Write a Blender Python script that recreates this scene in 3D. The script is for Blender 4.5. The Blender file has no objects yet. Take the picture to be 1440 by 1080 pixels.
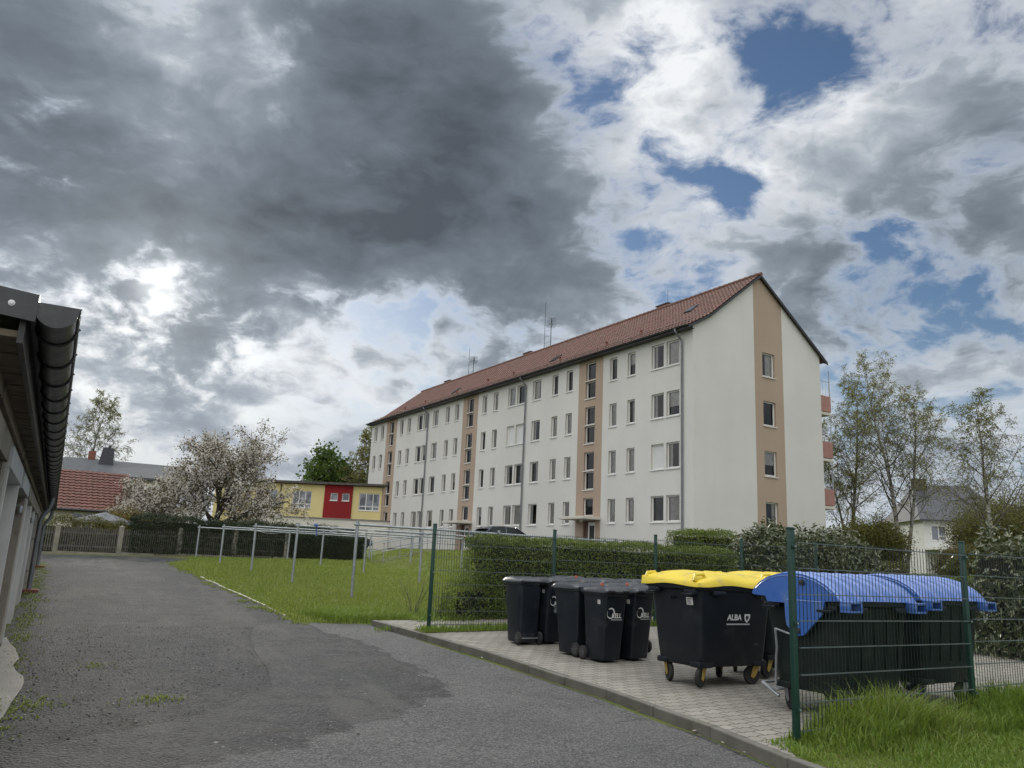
import bpy, bmesh, math, random
import numpy as np
from mathutils import Vector, Matrix
from mathutils.geometry import delaunay_2d_cdt

SC = bpy.context.scene
COL = SC.collection
PI = math.pi
rad = math.radians
RNG = random.Random(7)

# ------------------------------------------------------------------ frame of the place
# the apartment block, the fence, the containers and the drying posts share one set of axes
GX = Vector((0.85164, 0.52412, 0.0))      # along the gable / along the fence
GY = Vector((-0.52412, 0.85164, 0.0))     # along the long facade
ROT = math.atan2(GX.y, GX.x)
BC = Vector((9.447, 40.458, 0.0))         # near corner of the block


def sstep(a, b, x):
    t = min(1.0, max(0.0, (x - a) / (b - a)))
    return t * t * (3 - 2 * t)


def T(x, y):
    """height of the ground"""
    s = -((x - BC.x) * GX.x + (y - BC.y) * GX.y)
    if y >= 40:
        pl = 0.035 * 31
    elif y >= 12:
        pl = 0.035 * (y - 9)
    elif y > 6:
        pl = 0.035 * (y - 6) ** 2 / 12
    else:
        pl = 0.0
    u = (x - BC.x) * GY.x + (y - BC.y) * GY.y
    k = sstep(14.5, 10.5, s) * sstep(-10.0, -3.0, u)
    return pl * (1 - k) + 1.82 * k


def gp(o, k, j, dz=0.0):
    """point o + k along GX + j along GY, on the ground"""
    x = o[0] + GX.x * k + GY.x * j
    y = o[1] + GX.y * k + GY.y * j
    return Vector((x, y, T(x, y) + dz))


# ------------------------------------------------------------------ node expressions
class Sock:
    def __init__(self, nt, s):
        self.nt, self.s = nt, s

    def _b(self, op, o, rev=False):
        n = self.nt.nodes.new('ShaderNodeMath')
        n.operation = op
        a, b = (o, self) if rev else (self, o)
        for i, v in enumerate((a, b)):
            if isinstance(v, Sock):
                self.nt.links.new(v.s, n.inputs[i])
            elif v is not None:
                n.inputs[i].default_value = v
        return Sock(self.nt, n.outputs[0])

    def __add__(self, o): return self._b('ADD', o)
    def __radd__(self, o): return self._b('ADD', o, True)
    def __sub__(self, o): return self._b('SUBTRACT', o)
    def __rsub__(self, o): return self._b('SUBTRACT', o, True)
    def __mul__(self, o): return self._b('MULTIPLY', o)
    def __rmul__(self, o): return self._b('MULTIPLY', o, True)
    def __truediv__(self, o): return self._b('DIVIDE', o)
    def __rtruediv__(self, o): return self._b('DIVIDE', o, True)
    def mx(self, o): return self._b('MAXIMUM', o)
    def mn(self, o): return self._b('MINIMUM', o)
    def pw(self, o): return self._b('POWER', o)
    def gt(self, o): return self._b('GREATER_THAN', o)
    def exp(self): return self._b('EXPONENT', None)
    def sin(self): return self._b('SINE', None)
    def abs(self): return self._b('ABSOLUTE', None)
    def floor(self): return self._b('FLOOR', None)
    def fract(self): return self._b('FRACT', None)

    def step(self, a, b, c=0.0, d=1.0, smooth=True):
        n = self.nt.nodes.new('ShaderNodeMapRange')
        n.interpolation_type = 'SMOOTHSTEP' if smooth else 'LINEAR'
        n.clamp = True
        self.nt.links.new(self.s, n.inputs[0])
        for i, v in enumerate((a, b, c, d)):
            n.inputs[i + 1].default_value = v
        return Sock(self.nt, n.outputs[0])


class NT:
    def __init__(self, tree):
        self.t = tree
        self.nodes, self.links = tree.nodes, tree.links

    def new(self, kind): return self.nodes.new(kind)
    def S(self, s): return Sock(self.t, s)

    def put(self, inp, v):
        if isinstance(v, Sock):
            self.links.new(v.s, inp)
        elif v is not None:
            try:
                inp.default_value = v
            except Exception:
                inp.default_value = tuple(v) + (1.0,)

    def pos(self): return self.S(self.new('ShaderNodeNewGeometry').outputs['Position'])
    def nor(self): return self.S(self.new('ShaderNodeNewGeometry').outputs['Normal'])
    def obj(self): return self.S(self.new('ShaderNodeTexCoord').outputs['Object'])
    def gen(self): return self.S(self.new('ShaderNodeTexCoord').outputs['Generated'])
    def island(self): return self.S(self.new('ShaderNodeNewGeometry').outputs['Random Per Island'])
    def objrand(self): return self.S(self.new('ShaderNodeObjectInfo').outputs['Random'])

    def attr(self, name):
        n = self.new('ShaderNodeAttribute')
        n.attribute_name = name
        return self.S(n.outputs['Fac'])

    def sep(self, v):
        n = self.new('ShaderNodeSeparateXYZ')
        self.links.new(v.s, n.inputs[0])
        return [self.S(o) for o in n.outputs]

    def comb(self, x=0.0, y=0.0, z=0.0):
        n = self.new('ShaderNodeCombineXYZ')
        for i, v in enumerate((x, y, z)):
            self.put(n.inputs[i], v)
        return self.S(n.outputs[0])

    def vm(self, op, a, b=None, sc=None):
        n = self.new('ShaderNodeVectorMath')
        n.operation = op
        self.put(n.inputs[0], a)
        if b is not None:
            self.put(n.inputs[1], b)
        if sc is not None:
            self.put(n.inputs['Scale'], sc)
        return self.S(n.outputs['Value'] if op in ('DOT_PRODUCT', 'LENGTH', 'DISTANCE') else n.outputs[0])

    def noise(self, v, scale=1.0, detail=4.0, rough=0.5, dist=0.0, color=False):
        n = self.new('ShaderNodeTexNoise')
        n.noise_dimensions = '3D'
        if v is not None:
            self.links.new(v.s, n.inputs['Vector'])
        n.inputs['Scale'].default_value = scale
        n.inputs['Detail'].default_value = detail
        n.inputs['Roughness'].default_value = rough
        n.inputs['Distortion'].default_value = dist
        return self.S(n.outputs['Color'] if color else n.outputs[0])

    def voro(self, v, scale=1.0, feat='F1', out='Distance', rnd=1.0):
        n = self.new('ShaderNodeTexVoronoi')
        n.feature = feat
        if v is not None:
            self.links.new(v.s, n.inputs['Vector'])
        n.inputs['Scale'].default_value = scale
        n.inputs['Randomness'].default_value = rnd
        return self.S(n.outputs[out])

    def mix(self, f, a, b, mode='MIX'):
        n = self.new('ShaderNodeMix')
        n.data_type = 'RGBA'
        n.blend_type = mode
        self.put(n.inputs[0], f)
        for i, v in ((6, a), (7, b)):
            self.put(n.inputs[i], v)
        return self.S(n.outputs[2])

    def ramp(self, f, stops, interp='LINEAR'):
        n = self.new('ShaderNodeValToRGB')
        n.color_ramp.interpolation = interp
        e = n.color_ramp.elements
        while len(e) < len(stops):
            e.new(0.5)
        for i, (p, c) in enumerate(stops):
            e[i].position = p
            e[i].color = tuple(c) + (1.0,) if len(c) == 3 else c
        self.put(n.inputs[0], f)
        return self.S(n.outputs[0])

    def bump(self, h, strength=0.3, dist=0.01, normal=None):
        n = self.new('ShaderNodeBump')
        n.inputs['Strength'].default_value = strength
        n.inputs['Distance'].default_value = dist
        self.put(n.inputs['Height'], h)
        if normal is not None:
            self.put(n.inputs['Normal'], normal)
        return self.S(n.outputs[0])


MATS = {}


def new_mat(name):
    m = bpy.data.materials.new(name)
    m.use_nodes = True
    nt = NT(m.node_tree)
    b = m.node_tree.nodes['Principled BSDF']
    MATS[name] = m
    return m, nt, b


def M(name, c1, c2=None, scale=3.0, rough=0.6, bump=0.0, bscale=40.0, metal=0.0, spec=0.5,
      detail=5.0, contrast=0.2, coords='obj', dirt=None, rvar=0.1, bdist=0.01):
    """plain weathered surface: two tones broken up by noise, a fine grain, roughness variation"""
    m, nt, b = new_mat(name)
    c2 = c2 or tuple(v * 0.8 for v in c1)
    p = nt.obj() if coords == 'obj' else nt.pos()
    n = nt.noise(p, scale, detail, 0.6)
    f = n.step(0.5 - contrast, 0.5 + contrast)
    c = nt.mix(f, c1, c2)
    if dirt:
        (dc, dscale, thr) = dirt
        n2 = nt.noise(p, dscale, 6.0, 0.65)
        c = nt.mix(n2.step(thr, thr + 0.2), c, dc)
    nt.put(b.inputs['Base Color'], c)
    nr = nt.noise(p, scale * 3.1, 3.0)
    nt.put(b.inputs['Roughness'], (nr - 0.5) * (2 * rvar) + rough)
    b.inputs['Metallic'].default_value = metal
    b.inputs['Specular IOR Level'].default_value = spec
    if bump:
        nt.put(b.inputs['Normal'], nt.bump(nt.noise(p, bscale, 4.0, 0.6), bump, bdist))
    return m


# ------------------------------------------------------------------ mesh building
class MB:
    def __init__(self):
        self.v, self.f, self.m, self.s = [], [], [], []

    def add(self, vs, fs, mi=0, smooth=False):
        o = len(self.v)
        self.v.extend([tuple(p) for p in vs])
        for f in fs:
            self.f.append(tuple(i + o for i in f))
            self.m.append(mi)
            self.s.append(smooth)
        return self

    def quad(self, a, b, c, d, mi=0):
        return self.add([a, b, c, d], [(0, 1, 2, 3)], mi)

    def box(self, lo, hi, mi=0, bev=0.0, mat=None):
        x0, y0, z0 = lo
        x1, y1, z1 = hi
        if bev <= 0:
            vs = [(x0, y0, z0), (x1, y0, z0), (x1, y1, z0), (x0, y1, z0), (x0, y0, z1), (x1, y0, z1), (x1, y1, z1), (x0, y1, z1)]
            fs = [(0, 3, 2, 1), (4, 5, 6, 7), (0, 1, 5, 4), (1, 2, 6, 5), (2, 3, 7, 6), (3, 0, 4, 7)]
        else:
            bm = bmesh.new()
            bmesh.ops.create_cube(bm, size=1.0)
            for v in bm.verts:
                v.co = ((x0 + x1) / 2 + v.co.x * (x1 - x0), (y0 + y1) / 2 + v.co.y * (y1 - y0), (z0 + z1) / 2 + v.co.z * (z1 - z0))
            bmesh.ops.bevel(bm, geom=bm.edges[:], offset=bev, segments=2, profile=0.6, affect='EDGES')
            bm.verts.index_update()
            vs = [v.co.copy() for v in bm.verts]
            fs = [[v.index for v in f.verts] for f in bm.faces]
            bm.free()
        if mat is not None:
            vs = [mat @ Vector(v) for v in vs]
        return self.add(vs, fs, mi, bev > 0)

    def tube(self, pts, r, n=8, mi=0, caps=True, smooth=True):
        pts = [Vector(p) for p in pts]
        rs = r if isinstance(r, (list, tuple)) else [r] * len(pts)
        vs, fs = [], []
        up = None
        for i, p in enumerate(pts):
            d = (pts[min(i + 1, len(pts) - 1)] - pts[max(i - 1, 0)])
            if d.length < 1e-9:
                d = Vector((0, 0, 1))
            d.normalize()
            if up is None:
                up = Vector((0, 0, 1)) if abs(d.z) < 0.9 else Vector((1, 0, 0))
            a = d.cross(up)
            if a.length < 1e-6:
                a = d.orthogonal()
            a.normalize()
            b = a.cross(d).normalized()
            up = b
            for k in range(n):
                t = 2 * PI * k / n
                vs.append(p + a * (math.cos(t) * rs[i]) + b * (math.sin(t) * rs[i]))
        for i in range(len(pts) - 1):
            for k in range(n):
                k2 = (k + 1) % n
                fs.append((i * n + k, i * n + k2, (i + 1) * n + k2, (i + 1) * n + k))
        if caps:
            fs.append(tuple(range(n - 1, -1, -1)))
            fs.append(tuple((len(pts) - 1) * n + k for k in range(n)))
        return self.add(vs, fs, mi, smooth)

    def lathe(self, prof, c, axis='z', n=24, mi=0, smooth=True):
        """prof: list of (radius, height along axis)"""
        vs, fs = [], []
        c = Vector(c)
        for (r, h) in prof:
            for k in range(n):
                t = 2 * PI * k / n
                a, b = r * math.cos(t), r * math.sin(t)
                if axis == 'z':
                    vs.append(c + Vector((a, b, h)))
                elif axis == 'x':
                    vs.append(c + Vector((h, a, b)))
                else:
                    vs.append(c + Vector((b, h, a)))
        for i in range(len(prof) - 1):
            for k in range(n):
                k2 = (k + 1) % n
                fs.append((i * n + k, i * n + k2, (i + 1) * n + k2, (i + 1) * n + k))
        return self.add(vs, fs, mi, smooth)

    def loft(self, rings, mi=0, closed=True, cap0=True, cap1=True, smooth=True):
        n = len(rings[0])
        vs = [p for r in rings for p in r]
        fs = []
        for i in range(len(rings) - 1):
            for k in range(n if closed else n - 1):
                k2 = (k + 1) % n
                fs.append((i * n + k, i * n + k2, (i + 1) * n + k2, (i + 1) * n + k))
        if cap0:
            fs.append(tuple(range(n - 1, -1, -1)))
        if cap1:
            fs.append(tuple((len(rings) - 1) * n + k for k in range(n)))
        return self.add(vs, fs, mi, smooth)

    def mesh(self, name, mats, sharp=40):
        me = bpy.data.meshes.new(name)
        me.from_pydata(self.v, [], self.f)
        for m in (mats if isinstance(mats, (list, tuple)) else [mats]):
            me.materials.append(m)
        me.polygons.foreach_set('material_index', self.m)
        me.polygons.foreach_set('use_smooth', self.s)
        if any(self.s):
            me.set_sharp_from_angle(angle=rad(sharp))
        me.update()
        return me

    def obj(self, name, mats, parent=None, loc=None, rotz=0.0, sharp=40):
        return link(name, self.mesh(name, mats, sharp), parent, loc, rotz)


def link(name, me, parent=None, loc=None, rotz=0.0):
    o = bpy.data.objects.new(name, me)
    COL.objects.link(o)
    if parent is not None:
        o.parent = parent
    if loc is not None:
        o.location = loc
    if rotz:
        o.rotation_euler = (0, 0, rotz)
    return o


def np_mesh(name, V, F, mats, mi=None, smooth=False):
    """big meshes: V (n,3) and F (m,3 or 4) arrays"""
    me = bpy.data.meshes.new(name)
    V = np.asarray(V, dtype=np.float32)
    F = np.asarray(F, dtype=np.int32)
    k = F.shape[1]
    me.vertices.add(len(V))
    me.vertices.foreach_set('co', V.ravel())
    me.loops.add(F.size)
    me.loops.foreach_set('vertex_index', F.ravel())
    me.polygons.add(len(F))
    me.polygons.foreach_set('loop_start', np.arange(0, F.size, k, dtype=np.int32))
    try:
        me.polygons.foreach_set('loop_total', np.full(len(F), k, dtype=np.int32))
    except Exception:
        pass
    for m in (mats if isinstance(mats, (list, tuple)) else [mats]):
        me.materials.append(m)
    if mi is not None:
        me.polygons.foreach_set('material_index', np.asarray(mi, dtype=np.int32))
    me.polygons.foreach_set('use_smooth', np.full(len(F), smooth, dtype=bool))
    me.update(calc_edges=True)
    me.validate()
    return me


def thing(name, label, cat, loc=(0, 0, 0), rotz=0.0, group=None):
    o = bpy.data.objects.new(name, None)
    COL.objects.link(o)
    o.empty_display_size = 0.2
    o.location = loc
    o.rotation_euler = (0, 0, rotz)
    return tag(o, label, cat, group)


def tag(o, label=None, cat=None, group=None, kind=None):
    if label:
        o['label'] = label
    if cat:
        o['category'] = cat
    if group:
        o['group'] = group
    if kind:
        o['kind'] = kind
    return o


def dup(root, loc, rotz, label=None):
    def cp(o, par):
        c = o.copy()
        COL.objects.link(c)
        c.parent = par
        for ch in list(o.children):
            cp(ch, c)
        return c
    r = cp(root, None)
    r.location = loc
    r.rotation_euler = (0, 0, rotz)
    if label:
        r['label'] = label
    return r


# ------------------------------------------------------------------ render, camera
SC.render.engine = 'CYCLES'
SC.view_settings.view_transform = 'Standard'
SC.view_settings.look = 'None'
SC.view_settings.exposure = 0.0
SC.view_settings.gamma = 1.0
SC.cycles.max_bounces = 6
SC.cycles.diffuse_bounces = 3
SC.cycles.glossy_bounces = 3
SC.cycles.transmission_bounces = 4
SC.cycles.transparent_max_bounces = 12
SC.cycles.caustics_reflective = False
SC.cycles.caustics_refractive = False
SC.cycles.use_adaptive_sampling = True
SC.cycles.adaptive_threshold = 0.02
SC.cycles.adaptive_min_samples = 16
try:
    SC.cycles.use_denoising = True
except Exception:
    pass

FOC, PITCH, ROLL, EYE = 1117.75, rad(12.5576), rad(2.6478), 1.48
cam = bpy.data.cameras.new('camera')
cam.sensor_width = 36.0
cam.lens = 36.0 * FOC / 1440.0
cam.clip_start = 0.05
cam.clip_end = 3000.0
camo = bpy.data.objects.new('camera', cam)
COL.objects.link(camo)
_F = Vector((0, math.cos(PITCH), math.sin(PITCH)))
_R0 = Vector((1, 0, 0))
_U0 = Vector((0, -math.sin(PITCH), math.cos(PITCH)))
_R = _R0 * math.cos(ROLL) + _U0 * math.sin(ROLL)
_U = -_R0 * math.sin(ROLL) + _U0 * math.cos(ROLL)
camo.matrix_world = Matrix(((_R.x, _U.x, -_F.x, 0), (_R.y, _U.y, -_F.y, 0), (_R.z, _U.z, -_F.z, EYE), (0, 0, 0, 1)))
SC.camera = camo
# ------------------------------------------------------------------ sky and sun
# directions of cloud gaps / thick cloud: x, y, z, tightness, weight
COV = [(0.0522, 0.8474, 0.5283, 413.01, -0.375), (0.0797, 0.8618, 0.5009, 780.85, -0.25), (0.2694, 0.787, 0.5551, 325.01, -0.31), (0.3261, 0.7584, 0.5644, 347.04, -0.31), (0.2632, 0.8219, 0.5052, 413.01, -0.25), (0.355, 0.7658, 0.5362, 780.85, -0.25), (0.225, 0.8664, 0.4458, 347.04, -0.25), (0.2599, 0.8724, 0.414, 616.97, -0.225), (0.1684, 0.8796, 0.445, 1019.88, -0.2), (0.375, 0.85, 0.37, 780.85, -0.375), (0.3994, 0.8417, 0.3634, 1388.17, -0.25), (0.4525, 0.8337, 0.3165, 616.97, -0.375), (0.4896, 0.8171, 0.3043, 1019.88, -0.3), (0.3874, 0.8968, 0.2139, 499.74, -0.35), (0.4214, 0.8808, 0.2162, 780.85, -0.175), (-0.1448, 0.9473, 0.2856, 1019.88, -0.25), (-0.0652, 0.9593, 0.2746, 1998.97, -0.2), (-0.1966, 0.933, 0.3015, 1388.17, -0.15), (0.3698, 0.8876, 0.2747, 1388.17, -0.2), (0.2327, 0.7675, 0.5974, 1019.88, -0.15), (0.2317, 0.7938, 0.5623, 2581.32, 0.25), (0.494, 0.79, 0.3632, 347.04, -0.15), (0.44, 0.7411, 0.5072, 86.76, 0.15), (0.1305, 0.8138, 0.5663, 154.24, 0.125), (0.3124, 0.8834, 0.3493, 254.97, 0.15), (-0.3305, 0.7816, 0.529, 154.24, 0.45), (-0.2937, 0.7823, 0.5493, 347.04, 0.2), (0.1511, 0.7934, 0.5897, 254.97, 0.25), (0.1092, 0.7855, 0.6092, 347.04, 0.2), (0.4247, 0.7748, 0.4683, 254.97, 0.25), (0.3852, 0.7672, 0.5128, 780.85, 0.15), (0.4556, 0.8, 0.3904, 499.74, 0.15)]
DRK = [(-0.4982, 0.7409, 0.4503, 86.76, 0.275), (-0.5261, 0.7579, 0.3857, 154.24, 0.175), (-0.4199, 0.8094, 0.4105, 103.25, 0.25), (-0.3317, 0.8633, 0.3804, 103.25, 0.3), (-0.2229, 0.8899, 0.398, 86.76, 0.3), (-0.2629, 0.9037, 0.3379, 347.04, 0.2), (-0.1135, 0.9118, 0.3947, 113.32, 0.275), (-0.0081, 0.9226, 0.3858, 124.94, 0.275), (0.0631, 0.9261, 0.3719, 254.97, 0.2), (-0.1488, 0.8312, 0.5357, 86.76, 0.225), (-0.0497, 0.8372, 0.5447, 154.24, 0.25), (-0.0382, 0.8825, 0.4688, 195.21, 0.2), (-0.1002, 0.796, 0.5969, 154.24, 0.175), (-0.2477, 0.7746, 0.5819, 195.21, 0.125), (-0.4565, 0.7249, 0.5159, 154.24, 0.15), (-0.3322, 0.7933, 0.5102, 222.11, -0.25), (-0.3843, 0.762, 0.5212, 347.04, -0.175), (-0.2754, 0.8232, 0.4965, 499.74, -0.175), (-0.4257, 0.7323, 0.5315, 499.74, -0.2), (-0.4105, 0.8672, 0.282, 347.04, -0.15), (-0.4925, 0.823, 0.283, 254.97, -0.05), (-0.2617, 0.9256, 0.2733, 413.01, -0.2), (-0.1435, 0.9571, 0.2518, 254.97, -0.175), (-0.3319, 0.9008, 0.2798, 499.74, -0.1), (0.1137, 0.8116, 0.5731, 195.21, -0.225), (0.1861, 0.843, 0.5047, 195.21, -0.2), (0.099, 0.8759, 0.4722, 780.85, -0.2), (0.2305, 0.8901, 0.3931, 254.97, -0.125), (0.4135, 0.7279, 0.547, 195.21, -0.075), (0.2935, 0.789, 0.5398, 780.85, -0.15), (0.4357, 0.7849, 0.4406, 86.76, 0.11), (0.5056, 0.7504, 0.4258, 195.21, 0.125), (0.4818, 0.8376, 0.2575, 103.25, 0.11), (0.3884, 0.8697, 0.3045, 499.74, 0.1), (0.3315, 0.8942, 0.301, 347.04, 0.06), (0.1531, 0.9338, 0.3234, 347.04, -0.075), (-0.4551, 0.8667, 0.2042, 195.21, 0.11), (-0.3298, 0.9211, 0.2069, 254.97, 0.11), (-0.3779, 0.9147, 0.1434, 154.24, 0.05), (-0.0713, 0.9743, 0.2136, 780.85, 0.075), (0.4616, 0.8697, 0.1749, 254.97, -0.125), (0.3356, 0.824, 0.4565, 347.04, -0.1), (0.4076, 0.8318, 0.3768, 347.04, -0.05)]
SUN_DIR = (-0.4098, 0.8674, 0.2821)
SUN_EL = math.asin(SUN_DIR[2])
SUN_AZ = math.atan2(SUN_DIR[0], SUN_DIR[1])


def build_sky():
    w = bpy.data.worlds.new('World')
    SC.world = w
    w.use_nodes = True
    nt = NT(w.node_tree)
    bg = w.node_tree.nodes['Background']
    d = nt.gen()
    x, y, z = nt.sep(d)
    zc = z.mx(0.0)
    # cloud deck seen in perspective: features shrink towards the horizon
    k = 1.0 / (zc + 0.55)
    q = nt.comb(x * k, y * k, zc * 1.1)
    wv = nt.noise(q, 4.0, 4.0, 0.55, color=True)
    wv = nt.vm('SUBTRACT', wv, (0.5, 0.5, 0.5))
    q2 = nt.vm('ADD', q, nt.vm('SCALE', wv, sc=0.14))
    dw = nt.vm('NORMALIZE', nt.vm('ADD', d, nt.vm('SCALE', wv, sc=0.16)))

    def field(blobs, vec):
        tot = None
        for bx, by, bz, kk, wt in blobs:
            g = ((nt.vm('DOT_PRODUCT', vec, (bx, by, bz)) - 1.0) * kk).exp() * wt
            tot = g if tot is None else tot + g
        return tot

    n1 = nt.noise(q2, 5.5, 9.0, 0.56)
    off = nt.vm('ADD', q2, (SUN_DIR[0] * -0.035, SUN_DIR[1] * -0.035, -0.02))
    n1b = nt.noise(off, 5.5, 5.0, 0.5)
    n2 = nt.noise(nt.vm('ADD', q2, (7.3, 2.1, 4.0)), 3.4, 6.0, 0.5)
    n3 = nt.noise(nt.vm('ADD', q2, (1.3, 9.1, 2.0)), 17.0, 6.0, 0.6)
    drk = field(DRK, dw)
    cov = field(COV, dw) + 0.38 + drk.step(0.0, 0.7) * 0.7 + (n1 - 0.5) * 3.2 + (n3 - 0.5) * 1.7
    alpha = cov.step(-0.24, 0.50)
    relief = (n1 - n1b)
    thick = drk + 0.39 + (n2 - 0.5) * 1.25 + (n1 - 0.5) * 0.7 + (n3 - 0.5) * 0.14 + relief * 1.3
    thick = thick - zc.step(0.06, 0.36, 0.13, 0.0)
    thick = thick * cov.step(-0.10, 0.75, 0.12, 1.0)
    cloud = nt.ramp(thick * 0.74, [(0.0, (0.90, 0.92, 0.94)), (0.10, (0.66, 0.69, 0.73)), (0.24, (0.41, 0.46, 0.515)), (0.42, (0.250, 0.293, 0.345)),
                            (0.62, (0.172, 0.207, 0.248)), (0.82, (0.128, 0.155, 0.187)), (1.0, (0.082, 0.098, 0.120))])
    # unseen sky behind the viewer and overhead, brightened to light walls and lids
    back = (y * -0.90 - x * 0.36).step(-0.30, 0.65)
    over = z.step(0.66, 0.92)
    fill = back.mx(over)
    cloud = nt.mix(fill, cloud, (1.85, 1.83, 1.78))
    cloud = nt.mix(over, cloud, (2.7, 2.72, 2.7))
    # the veiled sun
    sd = nt.vm('DOT_PRODUCT', d, SUN_DIR)
    sdw = nt.vm('DOT_PRODUCT', nt.vm('NORMALIZE', nt.vm('ADD', d, nt.vm('SCALE', wv, sc=0.05))), SUN_DIR)
    glow = ((sdw - 1.0) * 4200.0).exp() * 0.55 + ((sd - 1.0) * 200.0).exp() * 0.10 + ((sd - 1.0) * 22.0).exp() * 0.03
    sky = nt.new('ShaderNodeTexSky')
    sky.sky_type = 'NISHITA'
    sky.sun_disc = False
    sky.sun_elevation = SUN_EL
    sky.sun_rotation = SUN_AZ
    sky.air_density = 1.2
    sky.dust_density = 0.6
    sky.ozone_density = 2.5
    blue = nt.mix(1.0, nt.S(sky.outputs[0]), (0.66, 0.72, 0.84), 'MULTIPLY')
    haze = zc.step(0.02, 0.30)
    blue = nt.mix(haze, nt.mix(0.92, blue, (4.6, 5.4, 6.6)), blue)
    cl = nt.vm('SCALE', cloud, sc=10.0)
    # thin haze over the low clouds
    cl = nt.mix(haze, nt.mix(0.5, cl, (4.4, 4.9, 5.6)), cl)
    col = nt.mix(alpha, blue, cl)
    gl = nt.vm('SCALE', nt.comb(glow, glow * 0.98, glow * 0.93), sc=10.0)
    col = nt.vm('ADD', col, gl)
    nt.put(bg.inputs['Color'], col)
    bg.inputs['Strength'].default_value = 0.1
    w.cycles.sampling_method = 'MANUAL'
    w.cycles.sample_map_resolution = 512

    sun = bpy.data.lights.new('sun', 'SUN')
    sun.energy = 1.5
    sun.angle = rad(11)
    sun.color = (1.0, 0.95, 0.86)
    so = bpy.data.objects.new('sun', sun)
    COL.objects.link(so)
    so.location = (-20, 40, 40)
    so.rotation_euler = Vector(SUN_DIR).to_track_quat('Z', 'Y').to_euler()


build_sky()


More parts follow.
